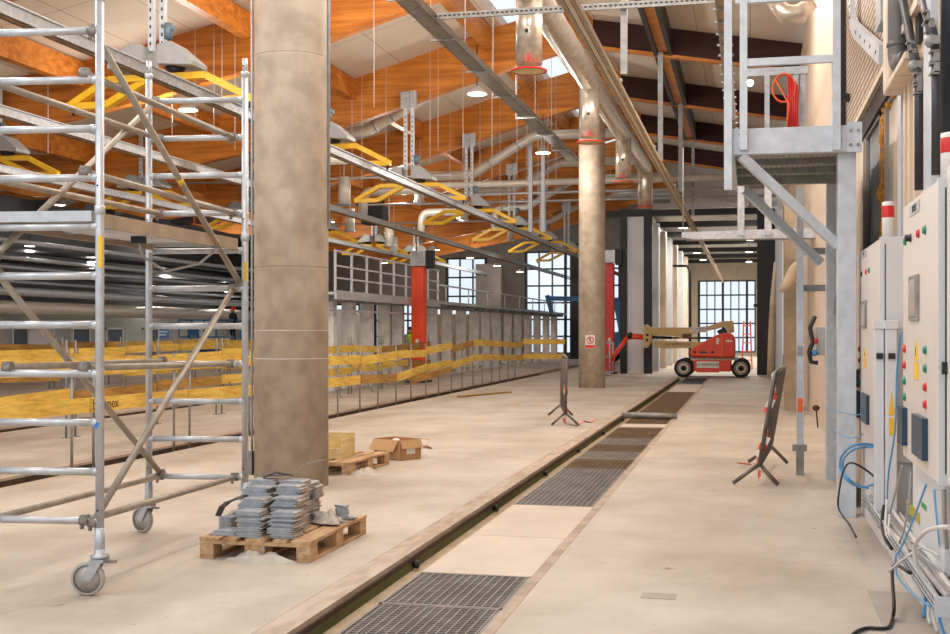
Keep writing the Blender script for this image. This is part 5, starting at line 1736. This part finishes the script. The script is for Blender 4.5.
# timber boards and tan sheet leaning at the wall further on
pb = at(789, 410, Z=0)
o = MB().box(pb.x - .09, pb.x + .2, pb.y - .2, pb.y + .1, 0, 4.1).build('timber_board', M('tarp_tan'), None, (pb.x, pb.y, 0), .01); tag(o, 'tall brown board standing against the aisle wall beyond the support leg', 'board')
o = MB().box(pb.x + .0, pb.x + .2, pb.y + .15, pb.y + .2, 0, 4.1).build('dark_edge_strip', M('black_steel'), None, (pb.x, pb.y, 0)); tag(o, 'black strip standing beside the tall brown board', 'strip')
b = MB()
prof = [(776, 268), (766, 300), (764, 340), (766, 374)]
Yc = 24.5
L_ = [at(x, y_, Y=Yc) for x, y_ in ((774, 262), (770, 300), (768, 340), (767, 375))]
R_ = [at(x, y_, Y=Yc) for x, y_ in ((776, 262), (776, 300), (776, 340), (774, 375))]
vs = []
for l, r_ in zip(L_, R_):
    vs += [l, r_, r_ + Vector((0, .08, 0)), l + Vector((0, .08, 0))]
fs = []
for i in range(3):
    for k in range(4):
        fs.append((i * 4 + k, i * 4 + (k + 1) % 4, i * 4 + 4 + (k + 1) % 4, i * 4 + 4 + k))
fs += [(0, 1, 2, 3), (12, 13, 14, 15)]
b.add(vs, fs, 0, True)
o = b.build('tan_sheet', M('tarp_tan'), None, (L_[3].x, Yc, 0)); tag(o, 'tan sheet hanging at the aisle wall above the barrier', 'sheet')
b = MB(); b.path([at(780, 292, Y=20), at(786, 286, Y=20), at(791, 278, Y=20), at(794, 268, Y=20), at(796, 262, Y=20)], [.03, .09, .10, .07, .02], 10)
o = b.build('wrapped_bundle', M('tarp_tan'), None, at(788, 282, Y=20)); tag(o, 'tan wrapped bundle tied to the wall above the brown board', 'bundle')
# wall phone style socket box with red and blue plugs
wy = at(817, 340, X=.98).y
t = thing('socket_box', 'grey socket box with red and blue plugs on the beige wall', 'socket box', (1.0, wy, 1.3))
zc = at(817, 340, X=1.0).z
MB().box(.96, XW, wy - .25, wy + .5, zc - .22, zc + .2).build('enclosure', M('housing_grey'), t, bev=.01)
for i, (mm, py) in enumerate((('button_red', 341), ('sticker_blue', 353))):
    p = at(814, py, Y=wy - .25)
    k = MB(); k.lathe([(0, 0), (.045, 0), (.045, .05), (.03, .07), (0, .07)], (p.x + .02, wy - .25, p.z), 14, axis=(-.5, -1, 0)); k.build('plug', M(mm), t)
b = MB(); pts = [at(x, y_, Y=wy - .3) for x, y_ in ((815, 316), (810, 328), (813, 342), (809, 352), (811, 362), (818, 363))]
b.path(pts, .034, 8); b.build('plug_cable', M('cable_black'), t)
wy = at(817, 408, X=1.05).y
b = MB(); p = at(816, 408, Y=wy); b.ball(p, .05, 0, 10, (1.2, 1, 1)); b.tube(p, (p.x + .03, p.y, 0), .012, 8)
o = b.build('wall_tap', M('rail_rust'), None, (p.x, p.y, 0)); tag(o, 'small rusty tap with pipe low on the beige wall', 'tap')
# plastic offcut wedged between posts
b = MB(); p = at(838, 300, Y=11.6)
b.prism([(p.x - .05, p.z - .12), (p.x + .03, p.z - .18), (p.x + .05, p.z + .3), (p.x - .02, p.z + .1)], 1, 11.55, 11.62)
b.box(.86, .9, 11.0, 12.8, 0, 3.0, 0)
o = b.build('cable_duct', M('galvanised_dark'), None, (.88, 11.6, 0)); tag(o, 'dark upright duct between the two platform legs', 'duct')

# =================================================================== CONTROL CABINETS
def cabinet(name_label, xf, ya, yb, z0, z1, kind):
    t = thing('control_cabinet', name_label, 'cabinet', ((xf + XW) / 2, (ya + yb) / 2, z0))
    MB().box(xf + .02, XW - .002, ya, yb, z0, z1).build('enclosure', M('cabinet_grey'), t, bev=.008)
    d = MB().box(xf, xf + .02, ya + .02, yb - .01, z0 + .01, z1 - .01).build('door', M('cabinet_front'), t, bev=.004)
    MB().box(xf - .004, XW - .003, ya - .02, ya, z0, z1).build('edge_trim', M('cabinet_grey'), t, bev=.003)
    k = MB(); k.box(xf + .03, xf + .036, ya - .024, ya - .018, z0 + .06, z1 - .05); k.build('seam', M('dark_gap'), t)
    return t, d
def knob(par, xf, px, py, m_, r=.019, l=.012):
    p = at(px, py, X=xf)
    k = MB(); k.lathe([(0, l), (r * .8, l), (r, l * .8), (r, .004), (r * 1.25, .004), (r * 1.25, 0), (0, 0)], (xf, p.y, p.z), 14, axis=(-1, 0, 0))
    return k.build('push_button', M(m_), par)
def rect(par, nm, xf, px0, py0, px1, py1, m_, th=.012):
    """rectangle on an aisle-facing face between two photo columns; height from the middle"""
    a_ = at(px0, (py0 + py1) / 2, X=xf); c_ = at(px1, (py0 + py1) / 2, X=xf)
    m0 = at((px0 + px1) / 2, py0, X=xf); m1 = at((px0 + px1) / 2, py1, X=xf)
    return MB().box(xf - th, xf, min(a_.y, c_.y), max(a_.y, c_.y), min(m0.z, m1.z), max(m0.z, m1.z)).build(nm, M(m_), par)
XF1 = .90
ya1 = at(880, 300, X=XF1).y; yb1 = at(857, 300, X=XF1).y
ca1, d1 = cabinet('further control cabinet with a red banded beacon on top', XF1, ya1, yb1, .62, at(880, 237, X=XF1).z, 1)
for px, py, mm in ((862, 274, 'button_black'), (866.5, 272, 'button_red'), (869.5, 270.5, 'button_green'), (859.5, 349, 'button_red'), (859.5, 360, 'button_red'), (859.8, 371, 'button_green'), (859.8, 382.5, 'button_green')):
    knob(d1, XF1, px, py, mm)
rect(d1, 'meter_bezel', XF1, 862.3, 301, 867, 328, 'galvanised_dark', .014)
rect(d1, 'meter_window', XF1, 863, 304, 866.3, 325, 'clear_window', .018)
rect(d1, 'name_plate', XF1, 862, 251, 866.5, 257.5, 'galvanised', .004)
lettering('cabinet_lettering', 'TB', .04, (XF1 - .006, at(864, 254, X=XF1).y, at(864, 254, X=XF1).z), FACE_AISLE, 'ink_black', d1, .001)
rect(d1, 'switch_block', XF1, 855.5, 369, 859, 387, 'navy_plastic', .03)
rect(d1, 'terminal_box', XF1, 855, 390, 860, 416, 'navy_plastic', .025)
rect(d1, 'terminal_box', XF1, 863.5, 394, 869.5, 422.5, 'navy_plastic', .025)
def warn(par, xf, px, py, w, h):
    p = at(px, py, X=xf)
    MB().prism([(p.y - w / 2, p.z), (p.y + w / 2, p.z), (p.y, p.z + h)], 0, xf - .004, xf).build('warning_triangle', M('sticker_yellow'), par)
    MB().box(xf - .004, xf, p.y - w / 2, p.y + w / 2, p.z - h * .9, p.z - h * .08).build('warning_strip', M('sticker_yellow'), par)
    b = MB(); b.bar((xf - .005, p.y, p.z + h * .6), (xf - .005, p.y, p.z + h * .2), .012, .002, up=(1, 0, 0)); b.build('lightning_mark', M('ink_black'), par)
warn(d1, XF1, 865, 358, .16, .085)
XF2 = .90
ya2 = at(938, 300, X=XF2).y; yb2 = at(903, 300, X=XF2).y
ca2, d2 = cabinet('closer control cabinet with meter window and warning triangle', XF2, ya2, yb2, .79, at(938, 178, X=XF2).z, 2)
for px, py, mm in ((906, 241.5, 'button_green'), (911, 238, 'button_black'), (919, 233.5, 'button_red'), (925.5, 230, 'button_green'), (905.3, 349, 'button_red'), (905.3, 365, 'button_red'), (905.3, 381, 'button_green'), (905.5, 397, 'button_green'), (926, 350, 'button_green'), (926, 368.5, 'button_green'), (926, 387, 'button_red'), (926, 404.5, 'button_red')):
    knob(d2, XF2, px, py, mm, .021, .016 if mm != 'button_black' else .035)
rect(d2, 'meter_bezel', XF2, 910.8, 275.5, 919.5, 320.5, 'galvanised_dark', .014)
rect(d2, 'meter_window', XF2, 912.2, 280, 918.2, 316, 'clear_window', .018)
rect(d2, 'name_plate', XF2, 910, 203, 920, 214, 'galvanised', .004)
lettering('cabinet_lettering', 'TB 13.1', .055, (XF2 - .006, at(915, 208.5, X=XF2).y, at(915, 208.5, X=XF2).z), FACE_AISLE, 'ink_black', d2, .001)
rect(d2, 'terminal_box', XF2, 897.5 + 5.3, 407, 907.5, 444, 'navy_plastic', .03)
rect(d2, 'terminal_box', XF2, 917, 416, 928, 457, 'navy_plastic', .03)
warn(d2, XF2, 916.5, 360, .17, .12)
# third cabinet cut by the picture edge
t3, d3 = cabinet('pale cabinet cut by the picture edge beside the closer control cabinet', .93, 4.3, ya2 - .06, .8, 2.35, 3)
k = MB(); p = at(948, 368, Y=ya2 - .065); k.box(p.x - .03, p.x + .06, p.y - .03, p.y, p.z - .03, p.z + .03); k.build('door_handle', M('button_black'), t3)
# upright trunking beside the further cabinet
for i, (px0, px1) in enumerate(((875, 884), (886, 897))):
    Yt = ya1 - .12 - i * .06
    a_ = at(px0, 400, Y=Yt); c_ = at(px1, 400, Y=Yt)
    t = thing('cable_trunking', ['first upright white trunking beside the further cabinet', 'second upright white trunking next to the closer cabinet'][i], 'trunking', ((a_.x + c_.x) / 2, Yt, .3))
    zt_ = at(880, 329, Y=Yt).z
    MB().box(a_.x, c_.x, Yt, Yt + .1, .22, zt_).build('trunk', M('cabinet_grey'), t, bev=.004)
    MB().box(a_.x - .01, c_.x + .01, Yt - .012, Yt + .1, zt_, zt_ + .06).build('cap', M('cabinet_grey'), t, bev=.004)
    p = at((px0 + px1) / 2, 356, Y=Yt)
    MB().box(p.x - .022, p.x + .022, Yt - .025, Yt, p.z - .02, p.z + .02).build('latch', M('button_black'), t)
    p = at((px0 + px1) / 2, 415, Y=Yt)
    if i:
        MB().prism([(p.x - .02, p.z), (p.x + .02, p.z), (p.x, p.z + .16)], 1, Yt - .004, Yt).build('warning_triangle', M('sticker_yellow'), t)
        MB().box(p.x - .015, p.x + .015, Yt - .004, Yt, p.z - .14, p.z - .02).build('warning_strip', M('sticker_yellow'), t)
# base units below
t = thing('base_unit', 'white base unit with olive label below the closer cabinet', 'cabinet', (1.0, 7.0, .2))
MB().box(.98, XW - .002, ya2 + .35, yb2 + .2, .26, .78).build('box', M('cabinet_grey'), t, bev=.005)
yq = ya2 + .35
a_ = at(906, 505, Y=yq); 
MB().box(1.0, 1.06, yq - .004, yq, .44, .56).build('side_face', M('cabinet_grey'), t)
p0 = at(907, 505, X=.98); p1 = at(920, 505, X=.98)
MB().box(.976, .98, p1.y, p0.y, p0.z - .035, p0.z + .035).build('olive_label', M('sticker_olive'), t)
p0 = at(922, 504, X=.98); p1 = at(926.5, 504, X=.98)
MB().box(.976, .98, p1.y, p0.y, p0.z - .015, p0.z + .015).build('green_label', M('sticker_green'), t)
t = thing('base_unit', 'white base unit standing under the further control cabinet', 'cabinet', (1.0, 9.4, .2))
MB().box(.93, XW - .002, ya1 + .02, yb1 - .05, .0, .615).build('box', M('cabinet_grey'), t, bev=.005)
MB().box(.926, .93, ya1 + .3, ya1 + .4, .1, .6).build('gap', M('dark_gap'), t)
# beacons
def beacon(x, y, z, r, h, label):
    t = thing('warning_beacon', label, 'beacon', (x, y, z))
    MB().lathe([(0, 0), (r, 0), (r, h * .58)], (x, y, z), 20).build('beacon_body', M('sticker_white'), t)
    MB().lathe([(r * 1.02, h * .58), (r * 1.04, h * .60), (r * 1.04, h * .88), (r * 1.02, h * .9)], (x, y, z), 20).build('red_band', M('button_red'), t)
    MB().lathe([(r, h * .9), (r, h), (r * .7, h * 1.02), (0, h * 1.02)], (x, y, z), 20).build('beacon_cap', M('sticker_white'), t)
zc1 = at(880, 237, X=XF1).z
p = at(888, 238, Y=ya1 + .2); beacon(p.x, ya1 + .2, zc1, .042, .265, 'white beacon with red band on the further control cabinet')
zc2 = at(938, 178, X=XF2).z
p = at(949, 178, Y=ya2 + .12); beacon(p.x + .01, ya2 + .12, zc2, .05, .235, 'white beacon with red band at the picture edge above the closer cabinet')
o = MB().tube((p.x + .012, ya2 + .14, zc2 + .24), (p.x + .012, ya2 + .14, 4.2), .05, 18).build('standing_pipe', M('blue_black_pipe'), None, (p.x, ya2 + .14, zc2 + .24)); tag(o, 'blue-black upright pipe above the beacon at the picture edge', 'pipe')

# =================================================================== CONDUITS ON THE WALL
def conduit(pts, r, label, clamps, m_='dark_pipe'):
    t = thing('conduit', label, 'conduit', pts[0])
    MB().path(pts, r, 12).build('pipe', M(m_), t)
    for c in clamps:
        b = MB(); b.obox(c, (.03, .09, .05)); b.obox(Vector(c) + Vector((-.012, 0, .035)), (.05, .07, .01)); b.obox(Vector(c) + Vector((-.012, 0, -.035)), (.05, .07, .01))
        b.build('clamp', M('galvanised_dark'), t)
XC = 1.03
def wp_(px, py):
    return at(px, py, X=XC)
conduit([wp_(919, 190), wp_(919, 82), wp_(917, 66)], .028, 'slim black conduit beside the beige ribs', [wp_(919, 88), wp_(919, 80)])
conduit([wp_(917, 68), wp_(912, 45), wp_(903, 0), wp_(900, -15)], .030, 'slanting black conduit with clamp below the grey elbow', [wp_(912, 48), wp_(914, 56)])
conduit([wp_(936, 175), wp_(936.5, 100), wp_(935, 42)], .026, 'slim black conduit beside the blue-black pipe', [wp_(936, 58), wp_(936, 68)])
conduit([wp_(934, 40), wp_(928, 18), wp_(923, -5)], .030, 'slanting black conduit with clamp at the top of the picture', [wp_(929, 18), wp_(931, 26)])
for i, (px, py) in enumerate(((917, 66), (935, 41))):
    p = wp_(px, py); b = MB(); b.ball(p + Vector((-.02, 0, 0)), .04, 0, 10); b.obox(p, (.05, .09, .05))
    o = b.build('conduit_joint', M('galvanised_dark'), None, p); tag(o, ['grey joint below the first slanting conduit', 'grey joint below the second slanting conduit'][i], 'joint')
yq0, yq1 = wp_(931, 100).y, wp_(923.5, 100).y
o = MB().box(XC, XC + .04, yq0, yq1, 2.0, 4.4).build('slotted_channel', M('galvanised_pale'), None, (XC, yq0, 2.0)); tag(o, 'pale slotted steel channel between the black conduits', 'channel')
b = MB(); z = 2.6
# big grey elbow pipe in beige box
ye0, ye1 = at(908, 40, X=.97).y, at(883.5, 40, X=.97).y
t = thing('rain_pipe', 'fat grey elbow pipe in front of a rounded beige housing', 'pipe', (.98, (ye0 + ye1) / 2, 3.4))
zbx = at(895, 75, X=.97).z
yh = at(889, 40, X=.98).y
hs = MB().box(.97, XW - .004, yh, ye1 + .05, zbx, 5.0).build('housing', M('wall_cladding'), t, bev=.02)
MB().box(.97, XW - .004, ye0 + .2, yh, zbx, zbx + .05).build('housing_floor', M('wall_cladding'), hs, bev=.01)
xq = 1.035
yy = at(898, 40, X=xq).y
pts = [(xq, yy, 5.0), (xq, yy, zbx + .34)] + bend((xq, yy, zbx + .4), (xq, yy, zbx + .145), (xq + .07, yy - .3, zbx + .145), .10) + [(xq + .05, yy - .24, zbx + .145)]
MB().path(pts, .072, 18).build('elbow_pipe', M('pvc_grey'), t)
MB().lathe([(.073, 0), (.08, .004), (.08, .03), (.073, .034)], (xq, yy, zbx + .28), 16).build('socket_ring', M('pvc_grey'), t)
# perforated galvanised brackets on the louvre
b = MB()
XB = 1.06
pts = [at(852, -8, X=XB), at(852, 20, X=XB), at(856, 30, X=XB), at(882, 55, X=XB)]
for a_, c_ in zip(pts, pts[1:]):
    b.bar(a_, c_, .05, .16, up=(0, 1, 0))
t = thing('cable_tray', 'pale perforated cable tray bending across the louvred screen', 'cable tray', pts[1])
b.build('tray', M('galvanised_pale'), t)
b = MB()
for q in (.1, .3, .5, .7, .9):
    c_ = pts[2].lerp(pts[3], q); b.obox(c_ + Vector((-.026, .02, 0)), (.004, .05, .018)); b.obox(c_ + Vector((-.026, -.03, .0)), (.004, .03, .018))
for q in (.1, .5, .9):
    c_ = pts[0].lerp(pts[1], q); b.obox(c_ + Vector((-.026, 0, 0)), (.004, .06, .02))
b.build('slot_pattern', M('dark_gap'), t)
o = MB().box(1.04, XW, at(883, 20, X=1.06).y, at(878, 20, X=1.06).y, at(880, 28, X=1.06).z, 5.0).build('steel_post', M('galvanised'), None, (1.08, 9.5, 4)); tag(o, 'grey steel post hanging beside the beige housing over the louvre', 'post')
# black post strip at the edge of the louvre (behind platform stanchion)
o = MB().box(XW - .06, XW - .004, 15.02, 15.3, 3.3, 7.5).build('corner_strip', M('black_steel'), None, (XW, 15.1, 3.3)); tag(o, 'black upright strip between beige wall and louvred screen', 'strip')
o = MB().box(.98, 1.08, 15.2, 15.4, 3.2, 4.9).build('wall_channel', M('galvanised'), None, (1.03, 15.3, 3.2)); tag(o, 'grey upright channel on the beige wall behind the platform', 'channel')
o = MB().box(.93, XW, 14.4, 14.5, 4.2, 4.28).build('wall_bracket', M('black_steel'), None, (1.0, 14.4, 4.2)); tag(o, 'small black bracket on the beige wall above the platform', 'bracket')

# =================================================================== CABLE TRAY AND CABLES ON THE FLOOR SIDE
XT0, XT1 = .85, 1.05
yt0, yt1 = 5.95, 9.75
t = thing('cable_tray', 'perforated steel cable tray full of cables along the wall foot', 'cable tray', (1.0, 7.5, .2))
MB().box(XT0, XT1, yt0, yt1, .225, .232).build('tray_base', M('galvanised'), t)
MB().box(XT0, XT0 + .006, yt0, yt1, .225, .30).build('tray_side', M('galvanised_pale'), t)
b = MB(); y = yt0 + .05
while y < yt1:
    b.box(XT0 - .001, XT0 + .001, y, y + .022, .245, .262); b.box(XT0 - .001, XT0 + .001, y + .012, y + .034, .272, .287); y += .05
b.build('perforation_pattern', M('dark_gap'), t)
MB().box(XT0 - .01, XT1, yt0 - .012, yt0, .215, .31).build('tray_end', M('galvanised_pale'), t)
for y in (6.4, 7.6, 8.8):
    MB().box(XT0 + .1, XT1, y, y + .05, 0.0, .225).build('tray_foot', M('galvanised'), t)
struct('baseboard_right', MB().box(.945, XW, 3.0, 10.3, 0, .222), M('cabinet_grey'), 'white wall foot under the cable tray', 'plinth')
def cable(pts, r, m_, label, group=None, name='cable', smooth=3):
    # Catmull-Rom through the points
    pts = [Vector(p) for p in pts]
    out = []
    P_ = [pts[0]] + pts + [pts[-1]]
    for i in range(1, len(P_) - 2):
        a_, b_, c_, d_ = P_[i - 1], P_[i], P_[i + 1], P_[i + 2]
        for k in range(6):
            u = k / 6
            out.append(.5 * ((2 * b_) + (-a_ + c_) * u + (2 * a_ - 5 * b_ + 4 * c_ - d_) * u * u + (-a_ + 3 * b_ - 3 * c_ + d_) * u ** 3))
    out.append(pts[-1])
    o = MB().path(out, r, 8).build(name, M(m_), None, pts[0]); tag(o, label, 'cable', group)
    return o
def wc(px, py, x):
    return at(px, py, X=x)
r3 = random.Random(4)
tc_ = [('cable_white', .02), ('cable_grey', .017), ('cable_white', .013), ('cable_grey', .022), ('cable_white', .016), ('cable_black', .011), ('cable_white', .012), ('cable_grey', .012)]
for i, (mm, r) in enumerate(tc_):
    x = XT0 + .03 + i * .023
    pts = [(x + r3.uniform(-.008, .008), yt0 + .02 + k * .52, .235 + r + r3.uniform(0, .025) + (.03 if i in (1, 4, 6) else 0)) for k in range(8)]
    cable(pts, r, mm, ORD[i] + ' cable lying lengthwise in the tray, counted from the aisle side', 'cables lying in the floor tray')
# loose cables in front of the cabinets
cable([wc(877, 446, .9), wc(866, 444, .82), wc(852, 446, .72), wc(842, 456, .69), wc(840, 468, .69), wc(845, 478, .71), wc(855, 485, .78), wc(868, 488, .88)], .010, 'cable_blue', 'thick blue cable looping out from the further cabinet to the tray')
cable([wc(879, 448, .9), wc(866, 447, .82), wc(853, 450, .72), wc(844, 459, .70), wc(843, 470, .70), wc(850, 480, .74), wc(862, 487, .86), wc(874, 484, .93)], .009, 'cable_blue', 'second blue cable looping beside the thick one')
cable([wc(877, 479, .9), wc(866, 470, .80), wc(853, 463, .71), wc(846, 466, .69), wc(841, 480, .68), wc(838, 505, .68), wc(843, 516, .69), wc(849, 524, .69), wc(856, 537, .69)], .008, 'cable_black', 'black cable with bare end hanging over the aisle floor')
cable([wc(822, 405, .66), wc(838, 411, .68), wc(856, 415, .72), wc(862, 413, .88)], .004, 'cable_blue', 'thin blue wire strung across the platform legs, upper one')
cable([wc(834, 430, .66), wc(845, 437, .68), wc(857, 437, .72), wc(864, 434, .88)], .004, 'cable_blue', 'thin blue wire strung across the platform legs, lower one')
cable([wc(901, 332, .88), wc(897, 370, .88), wc(895, 430, .88), wc(889, 470, .88), wc(887, 500, .88), wc(888, 520, .88)], .006, 'cable_blue', 'light blue cable dropping beside the closer cabinet to the tray')
cable([wc(926, 485, .90), wc(917, 510, .88), wc(909, 530, .86), wc(900, 550, .83), wc(896, 556, .81), wc(897, 575, .81), wc(912, 593, .83), wc(930, 606, .84)], .006, 'cable_blue', 'blue cable slanting from the closer cabinet down over the tray')
cable([wc(902, 466, .89), wc(896, 490, .88), wc(888, 520, .87), wc(884, 536, .88)], .007, 'cable_grey', 'grey cable dropping from the closer cabinet towards the tray')
cable([wc(911, 472, .89), wc(909, 500, .88), wc(904, 530, .87), wc(897, 548, .87)], .006, 'cable_grey', 'second grey cable dropping from the closer cabinet')
cable([wc(949, 527, .86), wc(936, 528, .84), wc(924, 533, .82), wc(915, 545, .81), wc(916, 562, .82), wc(924, 577, .86), wc(934, 590, .90)], .011, 'cable_white', 'white cable arching over the near end of the tray')
cable([wc(889, 571, .76), wc(900, 562, .79), wc(912, 553, .84), wc(922, 548, .90), wc(940, 556, .98)], .007, 'cable_white', 'white cable sticking out sideways over the tray edge')
cable([wc(887, 500, .87), wc(886, 530, .85), wc(893, 543, .87), wc(905, 545, .93), wc(920, 543, .98)], .009, 'cable_white', 'white cable curling across the middle of the tray')
cable([wc(890, 515, .87), wc(889, 533, .85), wc(898, 542, .88), wc(910, 541, .93), wc(926, 549, .98), wc(940, 560, 1.0)], .008, 'cable_white', 'second white cable curling across the tray towards its near end')
cable([wc(908, 548, .88), wc(917, 552, .88), wc(930, 562, .92), wc(945, 575, .98)], .008, 'cable_grey', 'grey cable lying crosswise over the near end of the tray')
cable([wc(884, 505, .87), wc(882, 522, .85), wc(885, 538, .85), wc(892, 549, .88)], .011, 'cable_black', 'black hose curling over the middle of the tray')
q = at(868, 632, Z=0)
cable([wc(910, 573, .84), (.80, wc(904, 585, .86).y, .2), (.75, 6.75, .09), tuple(at(893, 616, Z=.02)), tuple(at(889, 627, Z=.012)), tuple(at(880, 628.5, Z=.012)), tuple(at(868, 628, Z=.012)), tuple(at(858, 631, Z=.012)), tuple(at(850, 637, Z=.012))], .010, 'cable_black', 'thick black cable running from the tray down onto the floor')
for i, (dx, mm) in enumerate(((0, 'cable_blue'), (.02, 'cable_white'), (.04, 'cable_white'), (.06, 'cable_grey'))):
    cable([wc(935 + i * 3, 490, .95), wc(938 + i * 2.2, 520, .96), wc(941 + i * 2, 548, .99)], .011, mm, ['blue', 'white', 'second white', 'grey'][i] + ' cable dropping behind the closer cabinet into the tray')
for i, (px, mm) in enumerate(((926, 'cable_blue'), (931, 'cable_white'), (936, 'cable_white'), (942, 'cable_blue'))):
    p = wc(px, 604, .94)
    cable([(p.x, p.y, p.z + .05), (p.x - .02, p.y - .05, p.z - .05), (p.x - .03 + .01 * i, p.y - .12, .02)], .009, mm, ['blue', 'white', 'second white', 'second blue'][i] + ' cable hanging off the near end of the floor tray')

# =================================================================== WORLD, LIGHT, EXPOSURE
w = bpy.data.worlds.new('sky'); SC.world = w
w.use_nodes = True
bg = w.node_tree.nodes['Background']
bg.inputs[0].default_value = (.88, .94, 1.0, 1)
bg.inputs[1].default_value = 1.5
def area(name, loc, rot, sx_, sy_, e, col):
    la = bpy.data.lights.new(name, 'AREA'); la.shape = 'RECTANGLE'; la.size = sx_; la.size_y = sy_; la.energy = e; la.color = col
    o = bpy.data.objects.new(name, la); COL.objects.link(o); o.location = loc; o.rotation_euler = rot; o['kind'] = 'helper'
    return o
# added fill lights without fixtures, out of view, to brighten hall and aisle
for i, (x, y, z, e_) in enumerate(((-2.5, 2, 6.6, 480), (-2.2, 9, 6.8, 480), (-7.5, 3, 6.4, 480), (-8, 9.5, 6.4, 480), (-1.8, 12.5, 8.2, 620), (-6, 12, 8.0, 520), (-.4, 17.5, 7.75, 560), (-.6, 20.8, 7.7, 480), (-6.4, 19.3, 7.9, 300))):
    la = bpy.data.lights.new('hall_lamp', 'POINT'); la.shadow_soft_size = .3; la.energy = e_; la.color = (1, .94, .87)
    lo = bpy.data.objects.new('hall_lamp', la); COL.objects.link(lo); lo.location = (x, y, z); lo['kind'] = 'helper'

SC.view_settings.view_transform = 'Standard'
SC.view_settings.look = 'None'
SC.view_settings.exposure = -.38
SC.view_settings.gamma = 1
SC.view_settings.use_curve_mapping = False
SC.cycles.use_denoising = True
SC.cycles.max_bounces = 8
SC.cycles.diffuse_bounces = 5
SC.cycles.sample_clamp_indirect = 8
